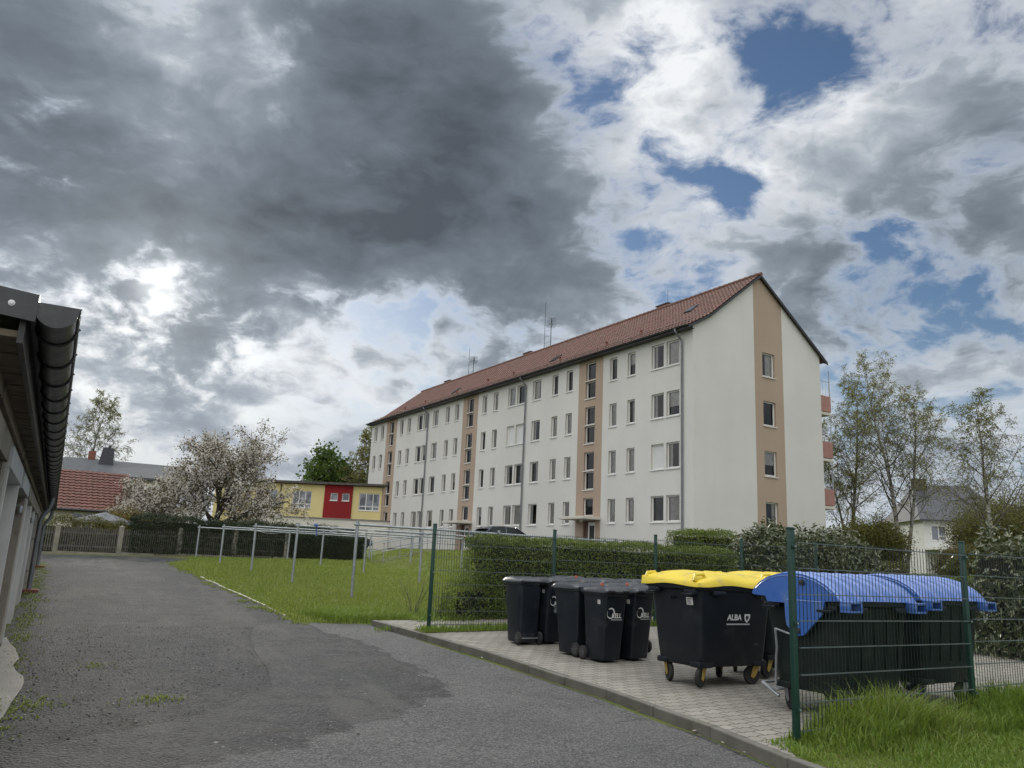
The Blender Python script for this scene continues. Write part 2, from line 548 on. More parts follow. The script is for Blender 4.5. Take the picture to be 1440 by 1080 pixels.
# ------------------------------------------------------------------ ground materials
def mat_ground():
    m, nt, b = new_mat('grass_soil')
    p = nt.pos()
    n1 = nt.noise(p, 0.35, 5.0, 0.6)
    n2 = nt.noise(p, 6.0, 6.0, 0.65)
    n3 = nt.noise(p, 60.0, 4.0, 0.7)
    c = nt.mix(n1.step(0.35, 0.65), (0.10, 0.14, 0.032), (0.14, 0.16, 0.046))
    c = nt.mix(n2.step(0.45, 0.75) * 0.7, c, (0.125, 0.120, 0.045))
    c = nt.mix(n3.step(0.35, 0.6, 0.55, 0.0), c, (0.035, 0.050, 0.014))
    nt.put(b.inputs['Base Color'], c)
    b.inputs['Roughness'].default_value = 0.95
    b.inputs['Specular IOR Level'].default_value = 0.15
    nt.put(b.inputs['Normal'], nt.bump(n3 + n2, 0.6, 0.05))

    def gravel(nt, p):
        n1 = nt.noise(p, 0.45, 5.0, 0.6)
        n2 = nt.noise(p, 2.6, 6.0, 0.65)
        n3 = nt.noise(p, 30.0, 5.0, 0.7)
        v1 = nt.voro(p, 38.0)
        cs = nt.sep(nt.voro(p, 38.0, out='Color'))[0]
        c2s = nt.sep(nt.voro(p, 75.0, out='Color'))[1]
        c = nt.mix(n1.step(0.36, 0.62), (0.050, 0.055, 0.062), (0.094, 0.095, 0.092))
        c = nt.mix(n2.step(0.44, 0.64) * 0.85, c, (0.033, 0.035, 0.039))
        c = nt.mix(cs.step(0.55, 1.0) * 0.6, c, (0.145, 0.147, 0.148))
        c = nt.mix(c2s.step(0.0, 0.35, 0.6, 0.0), c, (0.016, 0.017, 0.019))
        # dusty stretches, lighter, across the drive
        a = nt.vm('DOT_PRODUCT', p, (0.877, 0.48, 0.0))
        tr = nt.noise(nt.vm('ADD', nt.comb(a, a * 0.0, 0.0), nt.vm('SCALE', p, sc=0.25)), 0.8, 5.0, 0.65)
        c = nt.mix(tr.step(0.50, 0.62) * 0.75, c, (0.120, 0.118, 0.112))
        n4 = nt.noise(nt.vm('ADD', p, (11.0, 5.0, 0.0)), 0.8, 7.0, 0.7)
        c = nt.mix(n4.step(0.60, 0.72) * 0.65, c, (0.052, 0.048, 0.035))
        c = nt.mix(n3.step(0.3, 0.7, 0.35, 0.0), c, (0.024, 0.024, 0.025))
        return c, v1 * -1.0 + n3 * 0.8 + n2 * 0.7

    def asphalt(nt, p):
        n1 = nt.noise(p, 0.7, 6.0, 0.6)
        n2 = nt.noise(p, 9.0, 5.0, 0.6)
        vc = nt.sep(nt.voro(p, 70.0, out='Color'))[0]
        v1 = nt.voro(p, 70.0)
        c = nt.mix(n1.step(0.35, 0.65), (0.064, 0.066, 0.069), (0.100, 0.101, 0.098))
        c = nt.mix(n2.step(0.50, 0.75) * 0.4, c, (0.052, 0.052, 0.053))
        c = nt.mix(vc.step(0.5, 1.0) * 0.7, c, (0.18, 0.181, 0.178))
        c = nt.mix(vc.step(0.0, 0.45, 0.7, 0.0), c, (0.028, 0.029, 0.031))
        n5 = nt.noise(nt.vm('ADD', p, (3.0, 8.0, 0.0)), 0.5, 6.0, 0.65)
        c = nt.mix(n5.step(0.55, 0.70) * 0.45, c, (0.050, 0.050, 0.050))
        w = nt.vm('SCALE', nt.noise(p, 2.5, 4.0, 0.6, color=True), sc=0.5)
        cr = nt.voro(nt.vm('ADD', p, w), 0.42, feat='DISTANCE_TO_EDGE')
        c = nt.mix(cr.step(0.002, 0.007, 0.55, 0.0) * n1.step(0.42, 0.55), c, (0.022, 0.022, 0.022))
        return c, v1 * -0.6 + n2 * 0.5

    m, nt, b = new_mat('gravel')
    p = nt.pos()
    c, h = gravel(nt, p)
    nt.put(b.inputs['Base Color'], c)
    b.inputs['Roughness'].default_value = 0.85
    b.inputs['Specular IOR Level'].default_value = 0.3
    nt.put(b.inputs['Normal'], nt.bump(h, 1.0, 0.05))

    # newer asphalt that crumbles into the gravel along its edge (distance kept per vertex)
    m, nt, b = new_mat('asphalt')
    p = nt.pos()
    cg, hg = gravel(nt, p)
    ca, ha = asphalt(nt, p)
    d = nt.attr('edge') + (nt.noise(p, 2.4, 6.0, 0.7) - 0.5) * 0.75 + (nt.noise(p, 22.0, 4.0, 0.7) - 0.5) * 0.22
    f = d.step(-0.05, 0.06)
    rim = d.step(-0.06, 0.0) * d.step(0.0, 0.10, 1.0, 0.0)
    c = nt.mix(f, cg, ca)
    c = nt.mix(rim * 0.55, c, (0.022, 0.022, 0.023))
    nt.put(b.inputs['Base Color'], c)
    b.inputs['Roughness'].default_value = 0.82
    b.inputs['Specular IOR Level'].default_value = 0.35
    nt.put(b.inputs['Normal'], nt.bump(hg * (1.0 - f) + ha * f * 0.5 + f * 0.6, 1.0, 0.05))

    # interlocking zig-zag concrete pavers
    m, nt, b = new_mat('pavers')
    p = nt.pos()
    u = nt.vm('DOT_PRODUCT', p, tuple(GX))
    v = nt.vm('DOT_PRODUCT', p, tuple(GY))
    tri = ((u * (1 / 0.115)).fract() - 0.5).abs() * 2.0
    vv = (v + tri * 0.022) * (1 / 0.145)
    row = vv.floor()
    fv = vv.fract()
    uu = u * (1 / 0.23) + (row * 0.5).fract()
    wob = ((vv.fract() - 0.5).abs() * 0.12)
    fu = (uu + wob).fract()
    col = (uu + wob).floor()
    jv = ((fv - 0.5).abs() - 0.5) * -0.145
    ju = ((fu - 0.5).abs() - 0.5) * -0.23
    j = jv.mn(ju)
    joint = j.step(0.003, 0.011)
    seed = nt.noise(nt.comb(col * 3.17, row * 5.31, 0.0), 1.0, 1.0)
    n1 = nt.noise(p, 0.8, 5.0, 0.65)
    n2 = nt.noise(p, 45.0, 4.0, 0.7)
    c = nt.mix(seed.step(0.25, 0.75), (0.205, 0.193, 0.168), (0.285, 0.268, 0.234))
    c = nt.mix(n1.step(0.42, 0.70) * 0.6, c, (0.17, 0.165, 0.14))
    c = nt.mix(n2.step(0.4, 0.75) * 0.3, c, (0.18, 0.17, 0.15))
    c = nt.mix(joint, (0.075, 0.072, 0.05), c)
    nt.put(b.inputs['Base Color'], c)
    b.inputs['Roughness'].default_value = 0.85
    nt.put(b.inputs['Normal'], nt.bump(j.step(0.0, 0.014) + n2 * 0.25, 0.7, 0.012))


mat_ground()
M('kerb_stone', (0.15, 0.144, 0.124), (0.095, 0.092, 0.078), 2.5, 0.85, 0.4, 60, coords='pos', dirt=((0.07, 0.075, 0.04), 1.6, 0.55))
M('old_concrete', (0.22, 0.21, 0.185), (0.155, 0.147, 0.127), 1.3, 0.85, 0.4, 30, coords='pos', dirt=((0.12, 0.12, 0.08), 2.2, 0.55))
M('edging_stone', (0.42, 0.40, 0.33), (0.30, 0.28, 0.22), 2.5, 0.9, coords='pos', dirt=((0.16, 0.15, 0.09), 2.0, 0.5))
M('yard_asphalt', (0.11, 0.11, 0.112), (0.15, 0.148, 0.145), 0.6, 0.85, 0.3, 60, coords='pos')


def sheet(name, poly, step, dz, mat, jitter=0.0):
    """flat region draped over the ground"""
    pts = []
    n = len(poly)
    for i in range(n):
        a, c = Vector(poly[i]), Vector(poly[(i + 1) % n])
        k = max(1, int((c - a).length / step))
        for q in range(k):
            r = a.lerp(c, q / k)
            if jitter:
                r = r + Vector((RNG.uniform(-jitter, jitter), RNG.uniform(-jitter, jitter)))
            pts.append(r)
    nb = len(pts)
    xs = [p.x for p in pts]
    ys = [p.y for p in pts]

    def inside(x, y):
        r = False
        k = nb - 1
        for i in range(nb):
            if (ys[i] > y) != (ys[k] > y) and x < (xs[k] - xs[i]) * (y - ys[i]) / (ys[k] - ys[i]) + xs[i]:
                r = not r
            k = i
        return r
    x = min(xs) + step / 2
    while x < max(xs):
        y = min(ys) + step / 2
        while y < max(ys):
            if inside(x, y):
                if min((abs(x - px) + abs(y - py)) for px, py in zip(xs, ys)) > step * 0.4:
                    pts.append(Vector((x, y)))
            y += step
        x += step
    edges = [(i, (i + 1) % nb) for i in range(nb)]
    vs, es, fs, _, _, _ = delaunay_2d_cdt([Vector((p.x, p.y)) for p in pts], edges, [], 1, 1e-5)
    mb = MB()
    fs = [f if (vs[f[1]] - vs[f[0]]).cross(vs[f[2]] - vs[f[0]]) > 0 else tuple(reversed(f)) for f in fs]
    mb.add([(v.x, v.y, T(v.x, v.y) + dz) for v in vs], fs, 0, True)
    return tag(mb.obj(name, mat), kind='structure')


# the ground: one sheet out to the horizon
def axis(spans):
    out = []
    for a, b, st in spans:
        k = max(1, round((b - a) / st))
        out += [a + (b - a) * i / k for i in range(k)]
    return out + [spans[-1][1]]


gxs = axis([(-900, -120, 130), (-120, -40, 10), (-40, 30, 1.0), (30, 120, 10), (120, 900, 130)])
gys = axis([(-120, -14, 12), (-14, 62, 1.0), (62, 140, 8), (140, 1500, 170)])
gv = [(x, y, T(x, y)) for y in gys for x in gxs]
nx = len(gxs)
gf = [(j * nx + i, j * nx + i + 1, (j + 1) * nx + i + 1, (j + 1) * nx + i) for j in range(len(gys) - 1) for i in range(nx - 1)]
mb = MB()
mb.add(gv, gf, 0, True)
tag(mb.obj('ground', MATS['grass_soil']), kind='structure')

# drive of loose gravel between the garages and the lawn
WALL0 = Vector((-7.966, 13.532))           # foot of the garage wall
GD = Vector((-0.48525, 0.87437))             # along the garages


def wallp(k, off=0.0):
    n = Vector((GD.y, -GD.x))
    return WALL0 + GD * k + n * off


drive = [wallp(-24, 0.0), wallp(23.5, 0.0), (-18.6, 34.3), (-15.2, 36.4), (-13.2, 35.2), (-12.9, 31.9), (-11.6, 29.2), (-10.0, 26.6), (-8.2, 23.2),
         (-6.57, 20.3), (-5.5, 18.3), (-4.7, 16.9), (-4.0, 15.6), (-3.45, 14.75), (-3.1, 15.1), (-2.44, 15.2), (-1.28, 13.35), (-0.1, 11.5), (1.12, 9.25), (1.82, 7.6),
         (2.14, 6.55), (2.75, 5.0), (3.6, 2.9), (5.0, -0.5), (5.0, -9), (1.0, -10)]
sheet('driveway', [Vector(p) for p in drive], 0.8, 0.012, MATS['gravel'], 0.06)
# smoother newer asphalt on the right, its edge broken
edge = [(-3.45, 14.70), (-2.9, 13.9), (-2.2, 12.9), (-1.75, 12.1), (-1.2, 11.0), (-0.75, 9.9), (-0.55, 9.3), (-0.62, 8.9), (-0.95, 8.6), (-0.80, 8.25),
        (-0.95, 7.85), (-1.30, 7.6), (-1.25, 7.2), (-1.62, 6.9), (-1.55, 6.55), (-1.95, 6.3), (-2.2, 5.7), (-2.9, 5.4), (-3.2, 4.6), (-3.9, 4.0), (-4.0, -9.5)]


def edge_dist(x, y):
    """signed distance to the broken edge, positive on the asphalt side (to the right)"""
    best, sg = 1e9, 1.0
    q = Vector((x, y))
    for a, c in zip(edge, edge[1:]):
        a, c = Vector(a), Vector(c)
        d = c - a
        f = min(1, max(0, (q - a).dot(d) / d.length_squared))
        r = q - (a + d * f)
        if r.length < best:
            best = r.length
            sg = 1.0 if d.x * r.y - d.y * r.x > 0 else -1.0
    return max(-2.0, min(2.0, best * sg))


lim = [(-3.75, 15.05), (-4.2, 14.2), (-3.9, 13.0), (-3.4, 11.6), (-2.8, 10.2), (-2.4, 9.0), (-2.6, 7.6), (-3.2, 6.4), (-4.0, 5.6), (-4.6, 4.6), (-5.0, 3.6), (-5.2, -9.5)]
road = [Vector(p) for p in lim] + [Vector(p) for p in [(4.98, -8.9), (4.98, -0.5), (3.58, 2.9), (2.72, 5.0), (2.12, 6.55), (1.80, 7.6), (1.10, 9.25), (-0.12, 11.5), (-1.30, 13.35), (-2.45, 15.16), (-3.1, 15.05)]]
rd = sheet('road', road, 0.3, 0.018, MATS['asphalt'])
at_ = rd.data.attributes.new('edge', 'FLOAT', 'POINT')
at_.data.foreach_set('value', [edge_dist(v.co.x, v.co.y) for v in rd.data.vertices])

# kerb stones with the paved bin place behind them
KL = [(-2.36, 15.14), (-1.19, 13.44), (-0.02, 11.62), (1.20, 9.35), (1.92, 7.64), (2.24, 6.55), (2.85, 5.0), (3.7, 2.9), (5.1, -0.5)]
mb = MB()
for i in range(len(KL) - 1):
    a, c = Vector(KL[i]), Vector(KL[i + 1])
    L = (c - a).length
    k = max(1, round(L / 1.0))
    d = (c - a).normalized()
    n = Vector((d.y, -d.x)) * -1.0
    if n.x < 0:
        n = -n
    for q in range(k):
        s0, s1 = a + d * (L * q / k + 0.006), a + d * (L * (q + 1) / k - 0.006)
        j = RNG.uniform(-0.006, 0.006)
        hz = 0.104 + RNG.uniform(-0.006, 0.006)
        lo = [s0 + n * j, s1 + n * j, s1 + n * (0.09 + j), s0 + n * (0.09 + j)]
        mb.add([(p.x, p.y, T(p.x, p.y) - 0.1) for p in lo] + [(p.x, p.y, T(p.x, p.y) + hz) for p in lo],
               [(0, 1, 2, 3), (7, 6, 5, 4), (0, 4, 5, 1), (1, 5, 6, 2), (2, 6, 7, 3), (3, 7, 4, 0)])
kb = mb.obj('kerb', MATS['kerb_stone'])
bv = kb.modifiers.new('b', 'BEVEL')
bv.width = 0.012
bv.segments = 2
tag(kb, kind='structure')

P0 = Vector((-1.21, 13.9, 0))            # left rear post of the wire fence
N0 = Vector((2.52, 7.12, 0))             # near post of the wire fence


def v2(p): return Vector((p[0], p[1]))


pav = [Vector((p[0] + 0.086, p[1] + 0.04)) for p in KL[:6]]
pav += [v2(gp(N0, -0.1, 0.05)), v2(gp(N0, 9.0, 0.2)), v2(gp(P0, 9.0, 1.30)), v2(gp(P0, -0.28, 1.58))]
sheet('pavement', pav, 0.6, 0.1, MATS['pavers'])
strip = [v2(gp(P0, -0.15, -0.22)), v2(gp(P0, 9.0, -0.2)), v2(gp(P0, 9.0, 0.28)), v2(gp(P0, -0.15, 0.25))]
sheet('verge', strip, 0.5, 0.112, MATS['grass_soil'], 0.05)
# grass to the right of the kerb, level with its top
lawn = [Vector((2.33, 6.60)), v2(gp(N0, -0.1, 0.05)), v2(gp(N0, 9, 0.2)), Vector((16, 12)), Vector((22, 2)), Vector((5.2, -0.5)), Vector((3.8, 2.95)), Vector((2.95, 5.05))]
sheet('grass_bank', lawn, 0.7, 0.095, MATS['grass_soil'])
# old concrete apron in front of the nearest garages
apr = [wallp(-14, 0.02), wallp(-2.2, 0.02), wallp(-2.1, 0.06), wallp(-3.2, 0.20), wallp(-4.1, 0.24), wallp(-4.6, 0.20), wallp(-5.4, 0.33), wallp(-6.2, 0.36), wallp(-6.9, 0.27), wallp(-8, 0.22), wallp(-14, 0.2)]
sheet('concrete_apron', apr, 0.4, 0.03, MATS['old_concrete'], 0.025)
# pale edging along the near part of the lawn
ed = [Vector(p) for p in ((-9.2, 25.0), (-8.15, 23.1), (-6.5, 20.2), (-5.42, 18.25), (-4.62, 16.85), (-4.15, 15.95))]
mb = MB()
for a, c in zip(ed, ed[1:]):
    L = (c - a).length
    d = (c - a).normalized()
    n = Vector((-d.y, d.x)) * 0.03
    k = max(1, round(L / 0.8))
    for q in range(k):
        s0, s1 = a + d * (L * q / k + 0.01), a + d * (L * (q + 1) / k - 0.01)
        hz = 0.035 + RNG.uniform(-0.015, 0.015)
        lo = [s0 + n, s0 - n, s1 - n, s1 + n]
        mb.add([(p.x, p.y, T(p.x, p.y) - 0.1) for p in lo] + [(p.x, p.y, T(p.x, p.y) + hz) for p in lo],
               [(4, 5, 6, 7), (0, 1, 5, 4), (1, 2, 6, 5), (2, 3, 7, 6), (3, 0, 4, 7)])
tag(mb.obj('lawn_edging', MATS['edging_stone']), kind='structure')
# yard between lawn bank and the block
yd = [v2(BC - GX * 9.6 + GY * -6), v2(BC - GX * 9.6 + GY * 60), v2(BC - GX * 1.0 + GY * 60), v2(BC - GX * 1.0 + GY * -6)]
mb = MB()
mb.quad(*[(p.x, p.y, 1.835) for p in reversed(yd)])
tag(mb.obj('yard', MATS['yard_asphalt']), kind='structure')


# ------------------------------------------------------------------ materials of things
def wall_mat(name, c1, c2, streak=0.10):
    m, nt, b = new_mat(name)
    p = nt.obj()
    x, y, z = nt.sep(p)
    n1 = nt.noise(p, 0.25, 5.0, 0.6)
    n2 = nt.noise(p, 90.0, 3.0, 0.6)
    ns = nt.noise(nt.comb(x * 2.2, y * 2.2, z * 0.10), 1.0, 5.0, 0.6)
    c = nt.mix(n1.step(0.35, 0.65), c1, c2)
    c = nt.mix(ns.step(0.50, 0.75) * streak, c, tuple(v * 0.72 for v in c1))
    c = nt.mix(n2.step(0.4, 0.7) * 0.10, c, tuple(v * 0.6 for v in c1))
    nt.put(b.inputs['Base Color'], c)
    b.inputs['Roughness'].default_value = 0.92
    b.inputs['Specular IOR Level'].default_value = 0.2
    nt.put(b.inputs['Normal'], nt.bump(n2, 0.25, 0.01))
    return m


wall_mat('cream_render', (0.595, 0.59, 0.565), (0.555, 0.55, 0.53))
wall_mat('tan_render', (0.385, 0.30, 0.235), (0.355, 0.275, 0.215))
wall_mat('plinth_render', (0.36, 0.235, 0.165), (0.30, 0.20, 0.145))
wall_mat('yellow_render', (0.66, 0.565, 0.27), (0.61, 0.525, 0.25))
wall_mat('red_panel', (0.25, 0.022, 0.024), (0.21, 0.02, 0.022))
wall_mat('pale_render', (0.60, 0.575, 0.50), (0.52, 0.50, 0.44))
wall_mat('white_render', (0.66, 0.66, 0.64), (0.58, 0.58, 0.56))
M('white_frame', (0.74, 0.74, 0.73), (0.68, 0.68, 0.67), 2.0, 0.4)
M('sill_metal', (0.66, 0.67, 0.67), (0.58, 0.59, 0.59), 3.0, 0.4)
M('reveal', (0.56, 0.54, 0.49), (0.50, 0.48, 0.43), 2.0, 0.9)
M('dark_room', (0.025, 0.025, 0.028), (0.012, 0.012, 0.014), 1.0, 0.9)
M('curtain', (0.66, 0.66, 0.64), (0.48, 0.48, 0.47), 6.0, 0.9, 0.3, 12)
M('blind', (0.60, 0.61, 0.61), (0.56, 0.57, 0.57), 2.0, 0.6)
M('zinc', (0.20, 0.215, 0.235), (0.15, 0.16, 0.175), 4.0, 0.45, metal=0.5)
M('dark_gutter', (0.020, 0.023, 0.026), (0.035, 0.038, 0.042), 4.0, 0.35, 0.1, 60, dirt=((0.06, 0.065, 0.06), 5.0, 0.58))
M('dark_metal', (0.030, 0.030, 0.032), None, 4.0, 0.5)
M('galvanised', (0.36, 0.385, 0.405), (0.27, 0.29, 0.31), 8.0, 0.42, 0.15, 60, metal=0.65)
M('brick_red', (0.22, 0.09, 0.06), (0.16, 0.065, 0.045), 8.0, 0.9, 0.4, 30)
M('bin_plastic', (0.0075, 0.0110, 0.0165), (0.0115, 0.0155, 0.022), 2.5, 0.42, 0.12, 220, spec=0.35, dirt=((0.026, 0.029, 0.032), 3.5, 0.52), bdist=0.003)
M('bin_lid', (0.022, 0.026, 0.032), (0.036, 0.040, 0.047), 3.0, 0.30, 0.12, 200, spec=0.5, dirt=((0.07, 0.07, 0.068), 3.0, 0.57), bdist=0.003)  # dusty, and paler than the bodies with sky reflection put into the colour
M('container_plastic', (0.0070, 0.0100, 0.0145), (0.0105, 0.0135, 0.018), 1.6, 0.45, 0.12, 220, spec=0.35, dirt=((0.024, 0.027, 0.029), 3.0, 0.53), bdist=0.003)
M('container_green', (0.0055, 0.0125, 0.0115), (0.0095, 0.0165, 0.0150), 1.6, 0.48, 0.12, 220, spec=0.32, dirt=((0.024, 0.031, 0.028), 3.0, 0.53), bdist=0.003)
M('yellow_plastic', (0.72, 0.56, 0.045), (0.66, 0.50, 0.04), 2.0, 0.42, 0.08, 120, dirt=((0.46, 0.38, 0.12), 4.0, 0.52), bdist=0.004)
M('blue_plastic', (0.024, 0.115, 0.44), (0.034, 0.135, 0.48), 2.0, 0.30, 0.08, 120, dirt=((0.10, 0.18, 0.40), 4.0, 0.53), bdist=0.004)
M('yellow_paint', (0.42, 0.29, 0.055), (0.33, 0.23, 0.05), 6.0, 0.5, dirt=((0.12, 0.09, 0.04), 9.0, 0.58))
M('rubber', (0.014, 0.014, 0.015), (0.026, 0.026, 0.025), 5.0, 0.8, 0.2, 90, dirt=((0.07, 0.065, 0.055), 6.0, 0.58))
M('grey_plastic', (0.055, 0.056, 0.06), None, 5.0, 0.5)
M('white_print', (0.70, 0.70, 0.70), (0.60, 0.60, 0.60), 9.0, 0.55)
M('grey_print', (0.28, 0.32, 0.36), (0.22, 0.26, 0.30), 9.0, 0.55)
M('sticker', (0.66, 0.66, 0.64), (0.50, 0.50, 0.49), 14.0, 0.5)
M('orange_plug', (0.38, 0.075, 0.03), None, 5.0, 0.5)
M('fence_green', (0.006, 0.036, 0.026), (0.008, 0.044, 0.032), 3.0, 0.42, 0.05, 80, dirt=((0.035, 0.065, 0.05), 5.0, 0.62))
M('wire_green', (0.006, 0.017, 0.014), (0.009, 0.021, 0.018), 6.0, 0.4)
M('wire_bright', (0.13, 0.16, 0.16), (0.09, 0.12, 0.12), 6.0, 0.35, metal=0.3)
M('pebble_dash', (0.48, 0.44, 0.37), (0.35, 0.315, 0.26), 2.2, 0.95, 1.0, 70, dirt=((0.07, 0.062, 0.05), 1.7, 0.52), bdist=0.03)
M('old_wood', (0.24, 0.195, 0.14), (0.15, 0.12, 0.085), 3.0, 0.85, 0.5, 20, dirt=((0.03, 0.025, 0.02), 2.6, 0.52))
M('brown_door', (0.105, 0.060, 0.038), (0.080, 0.045, 0.030), 2.0, 0.6, 0.2, 40)
M('white_door', (0.60, 0.60, 0.58), (0.50, 0.50, 0.48), 2.0, 0.6)
M('grey_lintel', (0.55, 0.57, 0.58), (0.45, 0.465, 0.47), 2.5, 0.8, 0.3, 40)
M('picket_wood', (0.125, 0.118, 0.106), (0.08, 0.074, 0.066), 5.0, 0.85)
M('post_stone', (0.24, 0.225, 0.19), (0.17, 0.16, 0.13), 4.0, 0.9)
M('slate', (0.032, 0.036, 0.047), (0.045, 0.050, 0.062), 5.0, 0.55, 0.4, 8)
M('grey_felt', (0.075, 0.081, 0.09), (0.06, 0.065, 0.072), 2.0, 0.8)
M('chimney_slate', (0.020, 0.021, 0.027), (0.035, 0.036, 0.044), 6.0, 0.6)
M('salmon_panel', (0.36, 0.19, 0.16), (0.32, 0.17, 0.145), 2.0, 0.7)
M('canopy_cloth', (0.15, 0.16, 0.175), (0.11, 0.12, 0.13), 2.0, 0.8)
M('red_door', (0.10, 0.045, 0.035), None, 2.0, 0.6)
M('brown_frame', (0.16, 0.105, 0.075), None, 3.0, 0.5)
M('cord_blue', (0.05, 0.10, 0.30), None, 3.0, 0.6)
M('cord_white', (0.55, 0.55, 0.55), None, 3.0, 0.6)


def glass_mat(name, tint=0.85):
    m, nt, b = new_mat(name)
    t = m.node_tree
    out = t.nodes['Material Output']
    tr = nt.new('ShaderNodeBsdfTransparent')
    tr.inputs[0].default_value = (tint, tint, tint, 1)
    gl = nt.new('ShaderNodeBsdfGlossy')
    gl.inputs['Roughness'].default_value = 0.02
    fr = nt.new('ShaderNodeFresnel')
    fr.inputs[0].default_value = 1.5
    mx = nt.new('ShaderNodeMixShader')
    p = nt.pos()
    wob = nt.bump(nt.noise(p, 0.9, 2.0), 0.04, 0.2)
    nt.put(gl.inputs['Normal'], wob)
    f = nt.S(fr.outputs[0]) * 1.0 + 0.02
    nt.put(mx.inputs[0], f)
    t.links.new(tr.outputs[0], mx.inputs[1])
    t.links.new(gl.outputs[0], mx.inputs[2])
    t.links.new(mx.outputs[0], out.inputs[0])
    return m


glass_mat('window_glass')
MATS['blue_plastic'].node_tree.nodes['Principled BSDF'].inputs['Coat Weight'].default_value = 1.0
MATS['blue_plastic'].node_tree.nodes['Principled BSDF'].inputs['Coat Roughness'].default_value = 0.28
MATS['blue_plastic'].node_tree.nodes['Principled BSDF'].inputs['Coat IOR'].default_value = 1.9
m, nt, b = new_mat('car_glass')
b.inputs['Base Color'].default_value = (0.015, 0.018, 0.02, 1)
b.inputs['Roughness'].default_value = 0.12
for nm, c in (('car_paint_dark', (0.012, 0.014, 0.022)), ('car_paint_blue', (0.014, 0.022, 0.035))):
    m, nt, b = new_mat(nm)
    n = nt.noise(nt.obj(), 3.0, 4.0)
    nt.put(b.inputs['Base Color'], nt.mix(n, c, tuple(v * 1.5 for v in c)))
    b.inputs['Roughness'].default_value = 0.25
    b.inputs['Coat Weight'].default_value = 0.8
M('lamp_lens', (0.55, 0.56, 0.58), None, 3.0, 0.1)
M('tail_lens', (0.22, 0.012, 0.012), None, 3.0, 0.15)
M('plate_white', (0.62, 0.62, 0.60), None, 3.0, 0.4)


def tile_mat(name, c1, c2, c3):
    m, nt, b = new_mat(name)
    p = nt.obj()
    isl = nt.island()
    n1 = nt.noise(p, 0.5, 5.0, 0.6)
    n2 = nt.noise(p, 7.0, 4.0, 0.6)
    c = nt.mix(isl, c1, c2)
    c = nt.mix(n1.step(0.40, 0.70) * 0.5, c, c3)
    c = nt.mix(n2.step(0.5, 0.75) * 0.35, c, tuple(v * 0.6 for v in c1))
    nt.put(b.inputs['Base Color'], c)
    b.inputs['Roughness'].default_value = 0.75
    return m


tile_mat('red_tile', (0.165, 0.078, 0.060), (0.120, 0.062, 0.049), (0.130, 0.080, 0.066))
tile_mat('bright_tile', (0.155, 0.066, 0.050), (0.122, 0.055, 0.043), (0.115, 0.062, 0.052))


# ------------------------------------------------------------------ tiled roof slope
def tiles(name, mat, parent, prof, y0, y1, col=0.30, row=0.34, amp=0.022, step=0.030, flip=False):
    """prof: polyline (x, z) from eave to ridge in the parent's frame; tiles run along y"""
    pts = [Vector((p[0], 0, p[1])) for p in prof]
    cum = [0.0]
    for a, b in zip(pts, pts[1:]):
        cum.append(cum[-1] + (b - a).length)

    def at(s):
        s = min(max(s, 0), cum[-1])
        for i in range(len(cum) - 1):
            if s <= cum[i + 1] + 1e-9:
                f = (s - cum[i]) / (cum[i + 1] - cum[i])
                p = pts[i].lerp(pts[i + 1], f)
                d = (pts[i + 1] - pts[i]).normalized()
                return p, d
    nr = int(round(cum[-1] / row))
    ncol = int(round((y1 - y0) / col))
    V, F = [], []
    S = 4
    for r in range(nr):
        s0, s1 = cum[-1] * r / nr, cum[-1] * (r + 1) / nr
        for c in range(ncol):
            ya, yb = y0 + (y1 - y0) * c / ncol, y0 + (y1 - y0) * (c + 1) / ncol
            o = len(V)
            jz = RNG.uniform(-0.004, 0.004)
            for (s, lift) in ((s0, step), (s0, step - 0.03), (s1 + 0.03, 0.0)):
                p, d = at(s)
                nrm = Vector((-d.z, 0, d.x))
                if nrm.z < 0:
                    nrm = -nrm
                for k in range(S + 1):
                    f = k / S
                    hgt = amp * math.cos(2 * PI * f) + lift + jz
                    q = p + nrm * hgt
                    V.append((q.x, ya + (yb - ya) * f, q.z))
            n = S + 1
            for k in range(S):
                F.append((o + k, o + k + 1, o + 2 * n + k + 1, o + 2 * n + k))
                F.append((o + n + k, o + n + k + 1, o + k + 1, o + k))
    me = np_mesh(name, V, F, mat, smooth=False)
    return link(name, me, parent)


# ------------------------------------------------------------------ windows
# canonical window: width along x, faces -y, origin at the middle of the outer sill line; wall plane at y = 0
REV = 0.17


def frame_mesh(w, h, kind):
    mb = MB()
    f = 0.065 if kind != 'stair' else 0.05
    y0, y1 = REV - 0.05, REV + 0.02
    mb.box((-w / 2, y0, 0), (-w / 2 + f, y1, h), 0)
    mb.box((w / 2 - f, y0, 0), (w / 2, y1, h), 0)
    mb.box((-w / 2 + f, y0, 0), (w / 2 - f, y1, f), 0)
    mb.box((-w / 2 + f, y0, h - f), (w / 2 - f, y1, h), 0)
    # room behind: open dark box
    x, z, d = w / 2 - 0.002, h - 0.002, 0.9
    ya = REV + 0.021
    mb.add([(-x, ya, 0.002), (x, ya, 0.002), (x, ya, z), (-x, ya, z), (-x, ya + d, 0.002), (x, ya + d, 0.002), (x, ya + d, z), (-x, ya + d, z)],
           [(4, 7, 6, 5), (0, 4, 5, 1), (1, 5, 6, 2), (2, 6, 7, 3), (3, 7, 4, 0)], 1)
    return mb.mesh('window_frame', [MATS['white_frame'], MATS['dark_room']])


def frame_mesh2(w, h, kind, brown=False):
    me = frame_mesh(w, h, kind)
    if brown:
        me.materials[0] = MATS['white_frame']
    return me


def pane_mesh(w, h):
    mb = MB()
    mb.quad((-w / 2 + 0.06, REV, 0.06), (w / 2 - 0.06, REV, 0.06), (w / 2 - 0.06, REV, h - 0.06), (-w / 2 + 0.06, REV, h - 0.06))
    return mb.mesh('pane', MATS['window_glass'])


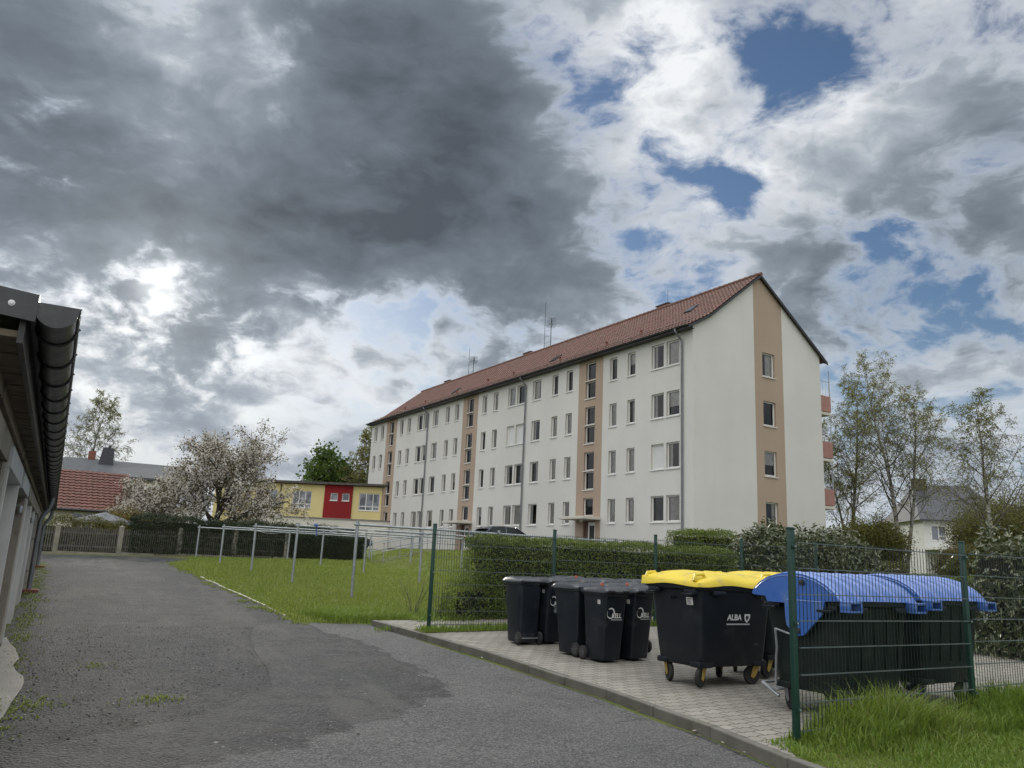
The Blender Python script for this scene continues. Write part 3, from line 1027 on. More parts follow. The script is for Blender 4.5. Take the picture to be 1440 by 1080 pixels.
def sill_mesh(w):
    mb = MB()
    mb.add([(-w / 2 - 0.05, -0.06, -0.045), (w / 2 + 0.05, -0.06, -0.045), (w / 2 + 0.05, REV - 0.052, -0.004), (-w / 2 - 0.05, REV - 0.052, -0.004),
            (-w / 2 - 0.05, -0.06, -0.085), (w / 2 + 0.05, -0.06, -0.085), (w / 2 + 0.05, -0.003, -0.085), (-w / 2 - 0.05, -0.003, -0.085)],
           [(0, 1, 2, 3), (4, 5, 1, 0), (5, 6, 2, 1), (7, 4, 0, 3), (7, 6, 5, 4)])
    return mb.mesh('sill', MATS['sill_metal'])


def cloth_mesh(w, h, kind, rng):
    mb = MB()
    y = REV + 0.045
    if kind == 'blind':
        z0 = 0.07
        mb.quad((-w / 2 + 0.065, REV - 0.012, z0), (w / 2 - 0.065, REV - 0.012, z0), (w / 2 - 0.065, REV - 0.012, h - 0.065), (-w / 2 + 0.065, REV - 0.012, h - 0.065))
        for k in range(int(h / 0.09)):
            zz = 0.09 + k * 0.09
            mb.box((-w / 2 + 0.065, REV - 0.016, zz), (w / 2 - 0.065, REV - 0.0125, zz + 0.006), 0)
        return mb.mesh('roller_blind', MATS['blind'])
    spans = {'full': [(-1, 1, 0.03)], 'sides': [(-1, -0.45, 0.03), (0.45, 1, 0.03)], 'half': [(-1, 1, rng.uniform(0.35, 0.5))], 'left': [(-1, 0.1, 0.03)], 'right': [(-0.1, 1, 0.03)]}[kind]
    for a, b, zz in spans:
        n = max(6, int((b - a) * 14))
        vs, fs = [], []
        for i in range(n + 1):
            x = (a + (b - a) * i / n) * (w / 2 - 0.02)
            yy = y + 0.014 * math.sin(i * 2.1 + rng.random())
            vs += [(x, yy, h * zz + 0.02), (x, yy, h - 0.02)]
        for i in range(n):
            fs.append((2 * i, 2 * i + 2, 2 * i + 3, 2 * i + 1))
        mb.add(vs, fs, 0, True)
    return mb.mesh('curtain', MATS['curtain'])


_wc = {}


def window(parent, x, y, z, rotz, w, h, kind, cloth):
    if (w, h, kind) not in _wc:
        _wc[(w, h, kind)] = (frame_mesh2(w, h, kind), pane_mesh(w, h), sill_mesh(w), {})
    fr, pn, sl, cl = _wc[(w, h, kind)]
    o = link('window', fr, parent, (x, y, z), rotz)
    link('pane', pn, o)
    link('sill', sl, o)
    if cloth:
        if cloth not in cl:
            cl[cloth] = cloth_mesh(w, h, cloth, RNG)
        link('roller_blind' if cloth == 'blind' else 'curtain', cl[cloth], o)
    return o


def wall_with_holes(mb, a0, a1, z0, z1, holes, mi_of, to3, depth=REV, top=None, reveal=2, ex=()):
    """rectangular wall a0..a1 by z0..z1 with holes (a, b, za, zb); to3(a, z, d) gives 3D at depth d; top(a) trims the upper edge"""
    A = sorted(set([a0, a1] + [h[0] for h in holes] + [h[1] for h in holes] + list(ex)))
    Z = sorted(set([z0, z1] + [h[2] for h in holes] + [h[3] for h in holes]))
    A = [v for v in A if a0 <= v <= a1]
    for i in range(len(A) - 1):
        for j in range(len(Z) - 1):
            ca, cz = (A[i] + A[i + 1]) / 2, (Z[j] + Z[j + 1]) / 2
            if any(h[0] < ca < h[1] and h[2] < cz < h[3] for h in holes):
                continue
            t0 = t1 = Z[j + 1]
            if top and j == len(Z) - 2:
                t0, t1 = top(A[i]), top(A[i + 1])
            mb.quad(to3(A[i], Z[j], 0), to3(A[i + 1], Z[j], 0), to3(A[i + 1], t1, 0), to3(A[i], t0, 0), mi_of(ca))
    for h in holes:
        a, b, c, d = h[:4]
        mi = reveal if mi_of((a + b) / 2) == 0 else mi_of((a + b) / 2)
        P = [(a, c), (b, c), (b, d), (a, d)]
        for k in range(4):
            p, q = P[k], P[(k + 1) % 4]
            mb.quad(to3(p[0], p[1], 0), to3(p[0], p[1], depth), to3(q[0], q[1], depth), to3(q[0], q[1], 0), mi)


# ------------------------------------------------------------------ the apartment block
BL, BW, ZG, ZE = 44.0, 10.39, 1.82, 14.05
block = thing('apartment_building', 'long four-storey cream apartment block with tan stair strips and red tiled gable roof', 'building', (BC.x, BC.y, 0), ROT)
TAN = [(7.53, 9.97), (22.78, 25.2), (37.9, 40.3)]


def tanf(u): return 1 if any(a < u < b for a, b in TAN) else 0


big, small = 1.0, 0.68
cols = []
for c, last in ((8.75, False), (24.0, False), (39.1, True)):
    cols += [(c - 2.2, small), (c - 3.83, small), (c - 6.05, big), (c - 7.25, big), (c + 2.22, small), (c + 3.82, small)]
    if not last:
        cols.append((c + 6.0, 1.02))
fac_holes, fac_w = [], []
cl_opts = ['full', 'sides', None, 'half', 'left', 'right', None, 'full', 'half']
for row in range(4):
    z = 3.875 + 2.8 * row
    for (u, w) in cols:
        fac_holes.append((u - w / 2, u + w / 2, z, z + 1.36))
        cloth = RNG.choice(cl_opts)
        if row == 1 and abs(u - 2.7) < 0.1:
            cloth = 'blind'
        if row == 2 and (abs(u - 17.95) < 0.15 or abs(u - 16.75) < 0.15):
            cloth = 'blind'
        if w == small and RNG.random() < 0.35:
            cloth = 'full'
        fac_w.append((u, z, w, 1.36, 'plain', cloth))
for c in (8.75, 24.0, 39.1):
    for zz, hh in ((12.65, 1.1), (11.5, 1.05), (9.85, 1.1), (8.7, 1.05), (7.05, 1.1), (5.9, 1.05), (4.33, 1.05)):
        fac_holes.append((c - 0.49, c + 0.49, zz, zz + hh))
        fac_w.append((c, zz, 0.98, hh, 'stair', None))
    fac_holes.append((c - 0.75, c + 0.45, ZG + 0.32, 4.0))     # entrance
mb = MB()
ex = [v for s in TAN for v in s]
wall_with_holes(mb, 0.0, BL, 2.55, ZE, fac_holes, tanf, lambda u, z, d: (d, u, z), ex=ex)
# gable facing the bins
GT = (4.72, 7.08)


def roof_z(w):
    if w < 1.1:
        return 14.02 + (w + 0.55) * 0.56
    if w <= 5.195:
        return 14.02 + 1.65 * 0.56 + (w - 1.1) * 0.79
    return 14.02 + 1.65 * 0.56 + 4.095 * 0.79 - (w - 5.195) * 0.745


gab_holes, gab_w = [], []
for row, cl in ((0, 'sides'), (1, 'half'), (2, None), (3, 'right')):
    z = 3.875 + 2.8 * row
    gab_holes.append((5.37, 6.38, z, z + 1.36))
    gab_w.append((5.875, z, 1.01, 1.36, 'plain', cl))


def gm(w): return 1 if GT[0] < w < GT[1] else 0


wall_with_holes(mb, 0.0, BW, ZG, ZE - 0.0, gab_holes, gm, lambda w, z, d: (w, d, z), top=lambda w: roof_z(w) - 0.05, ex=[GT[0], GT[1], 1.1, 5.195] + [0.55, 2, 3, 4, 8, 9])
mb.quad((BW, 0, ZG), (BW, BL, ZG), (BW, BL, ZE), (BW, 0, ZE), 0)
gp_far = [(w, BL, roof_z(w) - 0.05) for w in (0, 1.1, 3, 5.195, 8, BW)]
mb.add([(0, BL, ZG), (BW, BL, ZG)] + list(reversed(gp_far)), [tuple(range(8))], 0)
mb.obj('wall', [MATS['cream_render'], MATS['tan_render'], MATS['reveal']], block)
# plinth, set back a little, with cellar windows
mb = MB()
cel = []
for c in (8.75, 24.0, 39.1):
    for du in (-6.9, -5.5, -3.8, -2.2, 2.0, 3.6, 5.8):
        if 0.6 < c + du < BL - 0.6:
            cel.append((c + du - 0.3, c + du + 0.3, 2.05, 2.40))
doors = [(c - 0.75, c + 0.45, ZG - 0.02, 2.56) for c in (8.75, 24.0, 39.1)]
wall_with_holes(mb, 0.0, BL, ZG - 0.1, 2.55, cel + doors, lambda u: 0, lambda u, z, d: (0.05 + d, u, z), depth=0.2, reveal=0)
mb.quad((0.05, 0, 2.55), (0, 0, 2.55), (0, BL, 2.55), (0.05, BL, 2.55), 0)
mb.obj('plinth', MATS['plinth_render'], block)
for (a, b_, c, d) in cel:
    m_ = MB()
    m_.box((0.17, a, c), (0.26, b_, d), 0)
    m_.box((0.155, a, c), (0.1695, a + 0.05, d), 1)
    m_.box((0.155, b_ - 0.05, c), (0.1695, b_, d), 1)
    m_.box((0.155, (a + b_) / 2 - 0.02, c), (0.1695, (a + b_) / 2 + 0.02, d), 1)
    m_.box((0.06, a, c - 0.002), (0.1545, b_, c + 0.02), 1)
    m_.obj('cellar_window', [MATS['car_glass'], MATS['white_frame']], block)
for (u, z, w, h, k, cl) in fac_w:
    window(block, 0, u, z, -PI / 2, w, h, k, cl)
for (w_, z, w, h, k, cl) in gab_w:
    window(block, w_, 0, z, 0, w, h, k, cl)
# roof
EAVE = [(-0.55, roof_z(-0.55)), (0.2, roof_z(0.2)), (1.1, roof_z(1.1)), (5.195, roof_z(5.195))]
roof = tiles('roof', MATS['red_tile'], block, EAVE, -0.22, BL + 0.2, col=0.26, row=0.31)
mb = MB()
rx = BW + 0.5
mb.add([(5.195, -0.22, roof_z(5.195)), (rx, -0.22, roof_z(rx)), (rx, BL + 0.2, roof_z(rx)), (5.195, BL + 0.2, roof_z(5.195))], [(0, 1, 2, 3)], 0)
mb.obj('rear_slope', MATS['red_tile'], block)
# ridge caps
mb = MB()
for k in range(int(BL / 0.4) + 1):
    y = -0.24 + k * 0.4
    mb.tube([(5.195, y, roof_z(5.195) + 0.01), (5.195, y + 0.42, roof_z(5.195) + 0.03)], [0.12, 0.135], 8)
mb.obj('ridge', MATS['red_tile'], block)
# verge boards and soffit
for y0, y1 in ((-0.22, -0.16), (BL + 0.14, BL + 0.2)):
    mb = MB()
    prof = [-0.5, 0.2, 1.1, 3.0, 5.195, 7.5, rx]
    pv = []
    for x in prof:
        z = roof_z(x) - 0.012
        pv += [(x, y0, z - 0.16), (x, y1, z - 0.16), (x, y1, z), (x, y0, z)]
    fs = []
    for i in range(len(prof) - 1):
        o = i * 4
        for k in range(4):
            k2 = (k + 1) % 4
            fs.append((o + k, o + k2, o + 4 + k2, o + 4 + k))
    mb.add(pv, fs, 0)
    if y0 < 0:
        for x0_, x1_ in zip(prof, prof[1:]):
            mb.quad((x0_, -0.16, roof_z(x0_) - 0.06), (x0_, 0.0, roof_z(x0_) - 0.06), (x1_, 0.0, roof_z(x1_) - 0.06), (x1_, -0.16, roof_z(x1_) - 0.06), 0)
    mb.obj('verge', MATS['dark_metal'], block)
mb = MB()
mb.box((-0.50, -0.2, 13.90), (-0.46, BL + 0.18, 14.06), 0)
mb.quad((-0.46, -0.2, 13.93), (-0.46, BL + 0.18, 13.93), (0.0, BL + 0.18, 13.93), (0.0, -0.2, 13.93), 0)
mb.obj('soffit', MATS['dark_metal'], block)
mb = MB()
vs, fs = [], []
for j, y in enumerate((-0.24, BL + 0.22)):
    for k in range(9):
        t = PI + PI * k / 8
        vs.append((-0.585 + 0.075 * math.cos(t), y, 14.055 + 0.075 * math.sin(t)))
for k in range(8):
    fs.append((k, k + 1, 9 + k + 1, 9 + k))
mb.add(vs, fs, 0, True)
for k in range(60):
    y = 0.2 + k * 0.74
    mb.box((-0.665, y, 13.972), (-0.505, y + 0.025, 13.978), 0)
mb.obj('gutter', MATS['dark_gutter'], block)
# snow guard along the eave
mb = MB()
for z in (0.10, 0.20):
    mb.tube([(-0.05, 0.0, roof_z(-0.05) + z), (-0.05, BL, roof_z(-0.05) + z)], 0.012, 4)
for k in range(56):
    y = 0.2 + k * 0.785
    mb.box((-0.06, y, roof_z(-0.05) - 0.01), (-0.045, y + 0.02, roof_z(-0.05) + 0.23), 0)
mb.obj('snow_guard', MATS['dark_metal'], block)
for u in (0.72, 16.0, 31.3):
    mb = MB()
    mb.tube([(-0.585, u, 13.99), (-0.585, u, 13.86), (-0.36, u, 13.66), (-0.16, u, 13.50), (-0.10, u, 13.36), (-0.10, u, ZG)], 0.055, 8)
    for z in (12.9, 10.4, 7.6, 4.8, 2.9):
        mb.tube([(-0.10, u, z), (-0.10, u, z + 0.04)], 0.066, 8)
        mb.box((-0.06, u - 0.012, z), (0.0, u + 0.012, z + 0.03))
    mb.obj('downpipe', MATS['zinc'], block)
# entrance canopies and doors
for c in (8.75, 24.0, 39.1):
    mb = MB()
    mb.box((-1.25, c - 1.25, 4.06), (-0.002, c + 1.25, 4.22), 0, 0.015)
    cn = mb.obj('canopy', MATS['pale_render'], block)
    mb = MB()
    mb.lathe([(0.0, -0.14), (0.07, -0.12), (0.09, -0.05), (0.085, 0.0)], (-0.5, c - 0.05, 4.058), n=12)
    mb.obj('lamp', MATS['white_frame'], cn)
    mb = MB()
    mb.box((0.10, c - 0.74, ZG - 0.02), (0.16, c + 0.44, 3.99), 1)
    mb.box((0.085, c - 0.70, ZG), (0.099, c + 0.02, 3.95), 0)
    mb.box((0.082, c - 0.58, ZG + 0.9), (0.0845, c - 0.10, 3.75), 2)
    d_ = mb.obj('door', [MATS['white_frame'] if c < 30 else MATS['red_door'], MATS['red_door'], MATS['car_glass']], block)
    mb = MB()
    mb.tube([(0.04, c - 0.03, ZG + 0.95), (0.04, c - 0.03, ZG + 1.25)], 0.014, 6)
    mb.obj('handle', MATS['galvanised'], d_)
    mb = MB()
    mb.box((-0.9, c - 1.0, ZG - 0.05), (-0.01, c + 0.8, ZG + 0.14))
    mb.box((-0.55, c - 0.95, ZG + 0.141), (-0.01, c + 0.75, ZG + 0.28))
    mb.obj('doorstep', MATS['old_concrete'], block)
# balconies on the rear face near the gable
for z in (5.45, 8.25, 11.05):
    mb = MB()
    y0, y1, x1 = 0.4, 4.2, BW + 1.45
    mb.box((BW + 0.003, y0, z - 0.16), (x1, y1, z), 1)
    mb.box((BW + 0.05, y0, z + 0.05), (x1, y0 + 0.05, z + 1.0), 0)
    mb.box((x1 - 0.05, y0 + 0.051, z + 0.05), (x1, y1, z + 1.0), 0)
    bal = mb.obj('balcony', [MATS['salmon_panel'], MATS['pale_render']], block)
    mb = MB()
    for y in (y0 + 0.02, y1 - 0.05):
        mb.tube([(x1 - 0.06, y, z + 1.0), (x1 - 0.06, y, z + 2.64)], 0.03, 6)
    for k in range(5):
        mb.tube([(BW + 0.2 + k * 0.28, y0 + 0.02, z + 1.0), (BW + 0.2 + k * 0.28, y0 + 0.02, z + 1.9)], 0.012, 4)
    mb.tube([(BW + 0.1, y0 + 0.02, z + 1.9), (x1, y0 + 0.02, z + 1.9)], 0.016, 4)
    mb.obj('railing', MATS['galvanised'], bal)


def roof_pt(w, up=0.0):
    return roof_z(w) + up


# chimneys, roof hatch, vents, antennas
for u in (8.2, 24.6, 39.0):
    mb = MB()
    zr = roof_z(5.195)
    mb.box((5.35, u - 0.55, zr - 0.6), (5.95, u + 0.55, zr + 0.32), 0, 0.01)
    mb.box((5.30, u - 0.60, zr + 0.321), (6.0, u + 0.60, zr + 0.38), 1)
    mb.obj('chimney', [MATS['brick_red'], MATS['dark_metal']], block)
for u, w in ((3.0, 2.9), (15.3, 1.9), (30.2, 1.9)):
    mb = MB()
    d = Vector((1, 0, 0.79)).normalized()
    nrm = Vector((-d.z, 0, d.x))
    p = Vector((w, u, roof_z(w)))
    R_ = Matrix(((d.x, 0, nrm.x, p.x), (0, 1, 0, p.y), (d.z, 0, nrm.z, p.z), (0, 0, 0, 1)))
    mb.box((-0.42, -0.30, 0.0), (0.42, 0.30, 0.10), 0, 0.01, R_)
    mb.box((-0.34, -0.22, 0.101), (0.34, 0.22, 0.108), 1, 0, R_)
    mb.obj('roof_hatch', [MATS['dark_metal'], MATS['car_glass']], block)
for u in (8.9, 5.6, 14.0, 20.0, 24.3, 29.0, 35.0, 39.4):
    mb = MB()
    w = 1.3 if u not in (24.3,) else 1.6
    z = roof_z(w)
    mb.tube([(w, u, z - 0.05), (w, u, z + 0.22)], 0.055, 8)
    mb.lathe([(0.10, 0.22), (0.10, 0.27), (0.0, 0.31)], (w, u, z), n=10)
    mb.obj('roof_vent', MATS['brick_red'], block)
for u, hh in ((21.2, 4.1), (33.8, 2.8)):
    mb = MB()
    zr = roof_z(5.195)
    mb.tube([(5.4, u, zr - 0.2), (5.4, u, zr + hh * 0.62)], 0.03, 6)
    mb.tube([(5.4, u + 0.9, zr - 0.2), (5.4, u + 0.9, zr + hh)], 0.018, 6)
    for z, L in ((hh * 0.56, 1.5), (hh * 0.46, 1.1)):
        mb.tube([(5.4 - L * 0.3, u - L * 0.7, zr + z), (5.4 + L * 0.3, u + L * 0.5, zr + z)], 0.014, 4)
        for k in range(8):
            f = -0.9 + k * 0.22
            cx, cy = 5.4 + L * 0.3 * f, u + L * 0.6 * f
            mb.tube([(cx - 0.30, cy + 0.16, zr + z), (cx + 0.30, cy - 0.16, zr + z)], 0.008, 4)
    for k in range(4):
        z = hh * (0.15 + 0.12 * k)
        mb.tube([(5.4, u + 0.9, zr + z), (5.4, u, zr + z)], 0.01, 4)
    mb.obj('antenna', MATS['dark_metal'], block)
mb = MB()
mb.tube([(5.3, 7.6, roof_z(5.2)), (5.3, 7.6, roof_z(5.2) + 1.2)], 0.012, 4)
mb.obj('lightning_rod', MATS['dark_metal'], block)


# ------------------------------------------------------------------ row of garages on the left
# local frame: y along the row (away from the viewer), x out of the wall towards the drive
GROT = math.atan2(-GD.x, GD.y)
GO = wallp(-11.6)                         # near end of the row
GL = 26.5
GE = 2.36                                 # underside of the eave
gar = thing('garage_row', 'long low row of old pebble-dashed garages with dark gutter along the drive', 'garage', (GO.x, GO.y, 0), GROT)


def gz(y):
    p = GO + GD * y
    return T(p.x, p.y)


bays = []
y = 0.45
while y + 2.5 < GL:
    bays.append((y, y + 2.35))
    y += 2.85
mb = MB()
holes = [(a, b, gz((a + b) / 2) - 0.05, max(gz(a) + 1.45, 2.02)) for a, b in bays]
wall_with_holes(mb, 0.0, GL, -0.3, GE, holes, lambda a: 0, lambda a, z, d: (-d, a, z), depth=0.22, reveal=0)
mb.quad((0, 0, -0.3), (-5.5, 0, -0.3), (-5.5, 0, 2.75), (0, 0, GE), 0)
mb.quad((-5.5, GL, -0.3), (0, GL, -0.3), (0, GL, GE), (-5.5, GL, 2.75), 0)
mb.obj('wall', MATS['pebble_dash'], gar)
dm = ['brown_door', 'white_door', 'brown_door', 'white_door', 'brown_door', 'brown_door', 'white_door', 'brown_door', 'white_door']
for i, (a, b) in enumerate(bays):
    z0, z1 = holes[i][2], holes[i][3]
    mb = MB()
    mb.box((-0.26, a + 0.002, z0), (-0.20, (a + b) / 2 - 0.006, z1 - 0.002), 0)
    mb.box((-0.26, (a + b) / 2 + 0.006, z0), (-0.20, b - 0.002, z1 - 0.002), 0)
    for k in range(9):
        yy = a + 0.12 + k * 0.26
        mb.box((-0.1995, yy, z0), (-0.193, yy + 0.02, z1 - 0.01), 0)
    dr = mb.obj('door', MATS[dm[i % 9]], gar)
    mb = MB()
    mb.tube([(-0.15, (a + b) / 2 + 0.1, z0 + 0.95), (-0.15, (a + b) / 2 + 0.22, z0 + 0.95)], 0.014, 6)
    mb.tube([(-0.195, (a + b) / 2 + 0.1, z0 + 0.95), (-0.15, (a + b) / 2 + 0.1, z0 + 0.95)], 0.014, 6)
    mb.obj('handle', MATS['galvanised'], dr)
    # lintel and jambs
    mb = MB()
    mb.box((-0.19, a - 0.001, z1 - 0.001), (0.035, b + 0.001, z1 + 0.17), 0, 0.008)
    mb.obj('lintel', MATS['grey_lintel' if i in (1, 2) else 'pebble_dash'], gar)
    if i % 2 == 1 or i == 4:
        for ya, yb in ((a, a + 0.09), (b - 0.09, b)):
            mb = MB()
            mb.box((-0.18, ya, z0), (0.02, yb, z1 - 0.0015), 0, 0.006)
            mb.obj('door_jamb', MATS['white_door'], gar)
for i in (1, 3):
    a, b = bays[i]
    mb = MB()
    mb.tube([(0.0, b + 0.25, 1.82), (0.05, b + 0.25, 1.82)], 0.012, 6)
    mb.lathe([(0.0, -0.06), (0.022, -0.055), (0.028, -0.01), (0.02, 0.02), (0.0, 0.025)], (0.055, b + 0.25, 1.80), n=10)
    mb.obj('wall_lamp', MATS['galvanised'], gar)
# soffit boards under the eave
mb = MB()
yy = 0.02
while yy < GL:
    L = 0.19 + RNG.uniform(-0.01, 0.015)
    dz = RNG.uniform(-0.006, 0.006)
    mb.box((0.0, yy, GE + dz), (0.13, min(yy + L - 0.008, GL), GE + 0.03 + dz), 0)
    yy += L
mb.box((0.001, 0.0, GE - 0.10), (0.03, GL, GE - 0.012), 0)
mb.obj('soffit', MATS['old_wood'], gar)
mb = MB()
mb.box((0.13, -0.02, GE - 0.03), (0.155, GL, GE + 0.15), 0)
mb.obj('fascia', MATS['dark_metal'], gar)
# roof sheet rising away from the drive, with a metal verge strip at the near end
mb = MB()
mb.add([(0.225, -0.05, GE + 0.155), (-5.7, -0.05, GE + 0.62), (-5.7, GL, GE + 0.62), (0.225, GL, GE + 0.155),
        (0.225, -0.05, GE + 0.125), (-5.7, -0.05, GE + 0.59), (-5.7, GL, GE + 0.59), (0.225, GL, GE + 0.125)],
       [(0, 3, 2, 1), (4, 5, 6, 7), (0, 1, 5, 4), (2, 3, 7, 6), (3, 0, 4, 7)], 0)
mb.obj('roof', MATS['dark_gutter'], gar)
mb = MB()
mb.add([(0.19, -0.072, GE + 0.065), (-5.7, -0.072, GE + 0.535), (-5.7, -0.072, GE + 0.66), (0.19, -0.072, GE + 0.19),
        (0.19, -0.052, GE + 0.065), (-5.7, -0.052, GE + 0.535), (-5.7, 0.10, GE + 0.66), (0.19, 0.10, GE + 0.19)],
       [(0, 3, 2, 1), (0, 4, 7, 3), (3, 7, 6, 2), (4, 5, 6, 7), (0, 1, 5, 4)], 0)
vg = mb.obj('verge_strip', MATS['dark_gutter'], gar)
for k in range(8):
    x = 0.09 - k * 0.62
    z = GE + 0.125 + (0.19 - x) * 0.0765
    mb = MB()
    mb.lathe([(0.014, 0.0), (0.014, -0.003), (0.007, -0.005), (0.007, -0.010), (0.0, -0.010)], (x, -0.073, z), axis='y', n=12)
    mb.obj('screw', MATS['sill_metal'], vg)
# half-round gutter with end cap, bead and brackets
gx, gzc, gr = 0.265, GE + 0.14, 0.083
mb = MB()
ny = 28
vs, fs = [], []
for r in (gr, gr - 0.004):
    for j in range(ny + 1):
        for k in range(15):
            t = PI + PI * k / 14
            vs.append((gx + r * math.cos(t), -0.06 + (GL + 0.1) * j / ny, gzc + r * math.sin(t)))
for s_ in range(2):
    o = s_ * (ny + 1) * 15
    for j in range(ny):
        for k in range(14):
            q = (o + j * 15 + k, o + j * 15 + k + 1, o + (j + 1) * 15 + k + 1, o + (j + 1) * 15 + k)
            fs.append(q if s_ == 0 else q[::-1])
mb.add(vs, fs, 0, True)
mb.tube([(gx + gr + 0.004, -0.06, gzc + 0.004), (gx + gr + 0.004, GL + 0.04, gzc + 0.004)], 0.011, 8)
gt = mb.obj('gutter', MATS['dark_gutter'], gar)
mb = MB()
cap = [(gx + (gr + 0.006) * math.cos(PI + PI * k / 16), gzc + (gr + 0.006) * math.sin(PI + PI * k / 16)) for k in range(17)]
cap = [(gx - gr - 0.006, gzc + 0.018)] + cap + [(gx + gr + 0.016, gzc + 0.018)]
n = len(cap)
mb.add([(p[0], -0.068, p[1]) for p in cap] + [(p[0], -0.045, p[1]) for p in cap], [tuple(range(n))] + [(k, k + n, (k + 1) % n + n, (k + 1) % n) for k in range(n)], 0)
mb.obj('end_cap', MATS['dark_gutter'], gt)
mb = MB()
pts = [(gx + (gr + 0.004) * math.cos(PI + PI * k / 12), 0, gzc + (gr + 0.004) * math.sin(PI + PI * k / 12)) for k in range(13)]
pts = [(gx - gr - 0.03, 0, gzc + 0.03)] + pts + [(gx + gr + 0.018, 0, gzc + 0.014)]
mb.tube(pts, 0.008, 6)
br = mb.mesh('gutter_bracket', MATS['dark_metal'])
y = 0.32
while y < GL:
    link('gutter_bracket', br, gt, (0, y, 0))
    y += 0.62
# downpipes
for y, mat in ((16.9, 'zinc'), (25.9, 'zinc')):
    z0 = gz(y)
    mb = MB()
    mb.tube([(gx, y, gzc - gr), (gx, y, gzc - 0.2), (0.22, y, gzc - 0.36), (0.14, y, gzc - 0.48), (0.10, y, gzc - 0.62), (0.10, y, z0 + 0.02)], 0.05, 12)
    dp = mb.obj('downpipe', MATS[mat], gar)
    for z in (z0 + 0.45, z0 + 1.15):
        mb = MB()
        mb.tube([(0.10, y, z), (0.10, y, z + 0.035)], 0.058, 12)
        mb.box((0.0, y - 0.012, z + 0.006), (0.06, y + 0.012, z + 0.028))
        mb.obj('pipe_clamp', MATS['zinc'], dp)
    mb = MB()
    mb.box((0.0, y - 0.16, z0 - 0.05), (0.30, y + 0.16, z0 + 0.08), 0, 0.015)
    mb.obj('drain_block', MATS['brick_red'], dp)


# ------------------------------------------------------------------ lettering
def text_mesh(body, size, mat, name, extrude=0.0006, bold=0.0):
    cu = bpy.data.curves.new('lettering', 'FONT')
    cu.body = body
    cu.size = size
    cu.extrude = extrude
    cu.offset = bold
    cu.align_x = 'LEFT'
    o = bpy.data.objects.new('lettering', cu)
    COL.objects.link(o)
    dg = bpy.context.evaluated_depsgraph_get()
    me = bpy.data.meshes.new_from_object(o.evaluated_get(dg))
    me.name = name
    me.materials.clear()
    me.materials.append(mat)
    bpy.data.objects.remove(o)
    bpy.data.curves.remove(cu)
    return me


def to_mb(mb, me, M_, mi=0):
    mb.add([M_ @ v.co for v in me.vertices], [tuple(p.vertices) for p in me.polygons], mi)


def face_frame(p, xdir, nrm):
    """x along the lettering, y up the face, z out of it"""
    x = Vector(xdir).normalized()
    z = Vector(nrm).normalized()
    y = z.cross(x).normalized()
    return Matrix(((x.x, y.x, z.x, p[0]), (x.y, y.y, z.y, p[1]), (x.z, y.z, z.z, p[2]), (0, 0, 0, 1)))


def rrect(w, d, r, z, n=4, cx=0.0, cy=0.0):
    out = []
    for (sx, sy, a0) in ((1, 1, 0), (-1, 1, 90), (-1, -1, 180), (1, -1, 270)):
        for k in range(n + 1):
            a = rad(a0 + 90 * k / n)
            out.append(Vector((cx + sx * (w / 2 - r) + r * math.cos(a), cy + sy * (d / 2 - r) + r * math.sin(a), z)))
    return out


# ------------------------------------------------------------------ two-wheeled bins
# local frame: front faces -y, wheels and grip at +y
kell = text_mesh('KELL', 0.072, MATS['white_print'], 'kell', bold=0.0022)


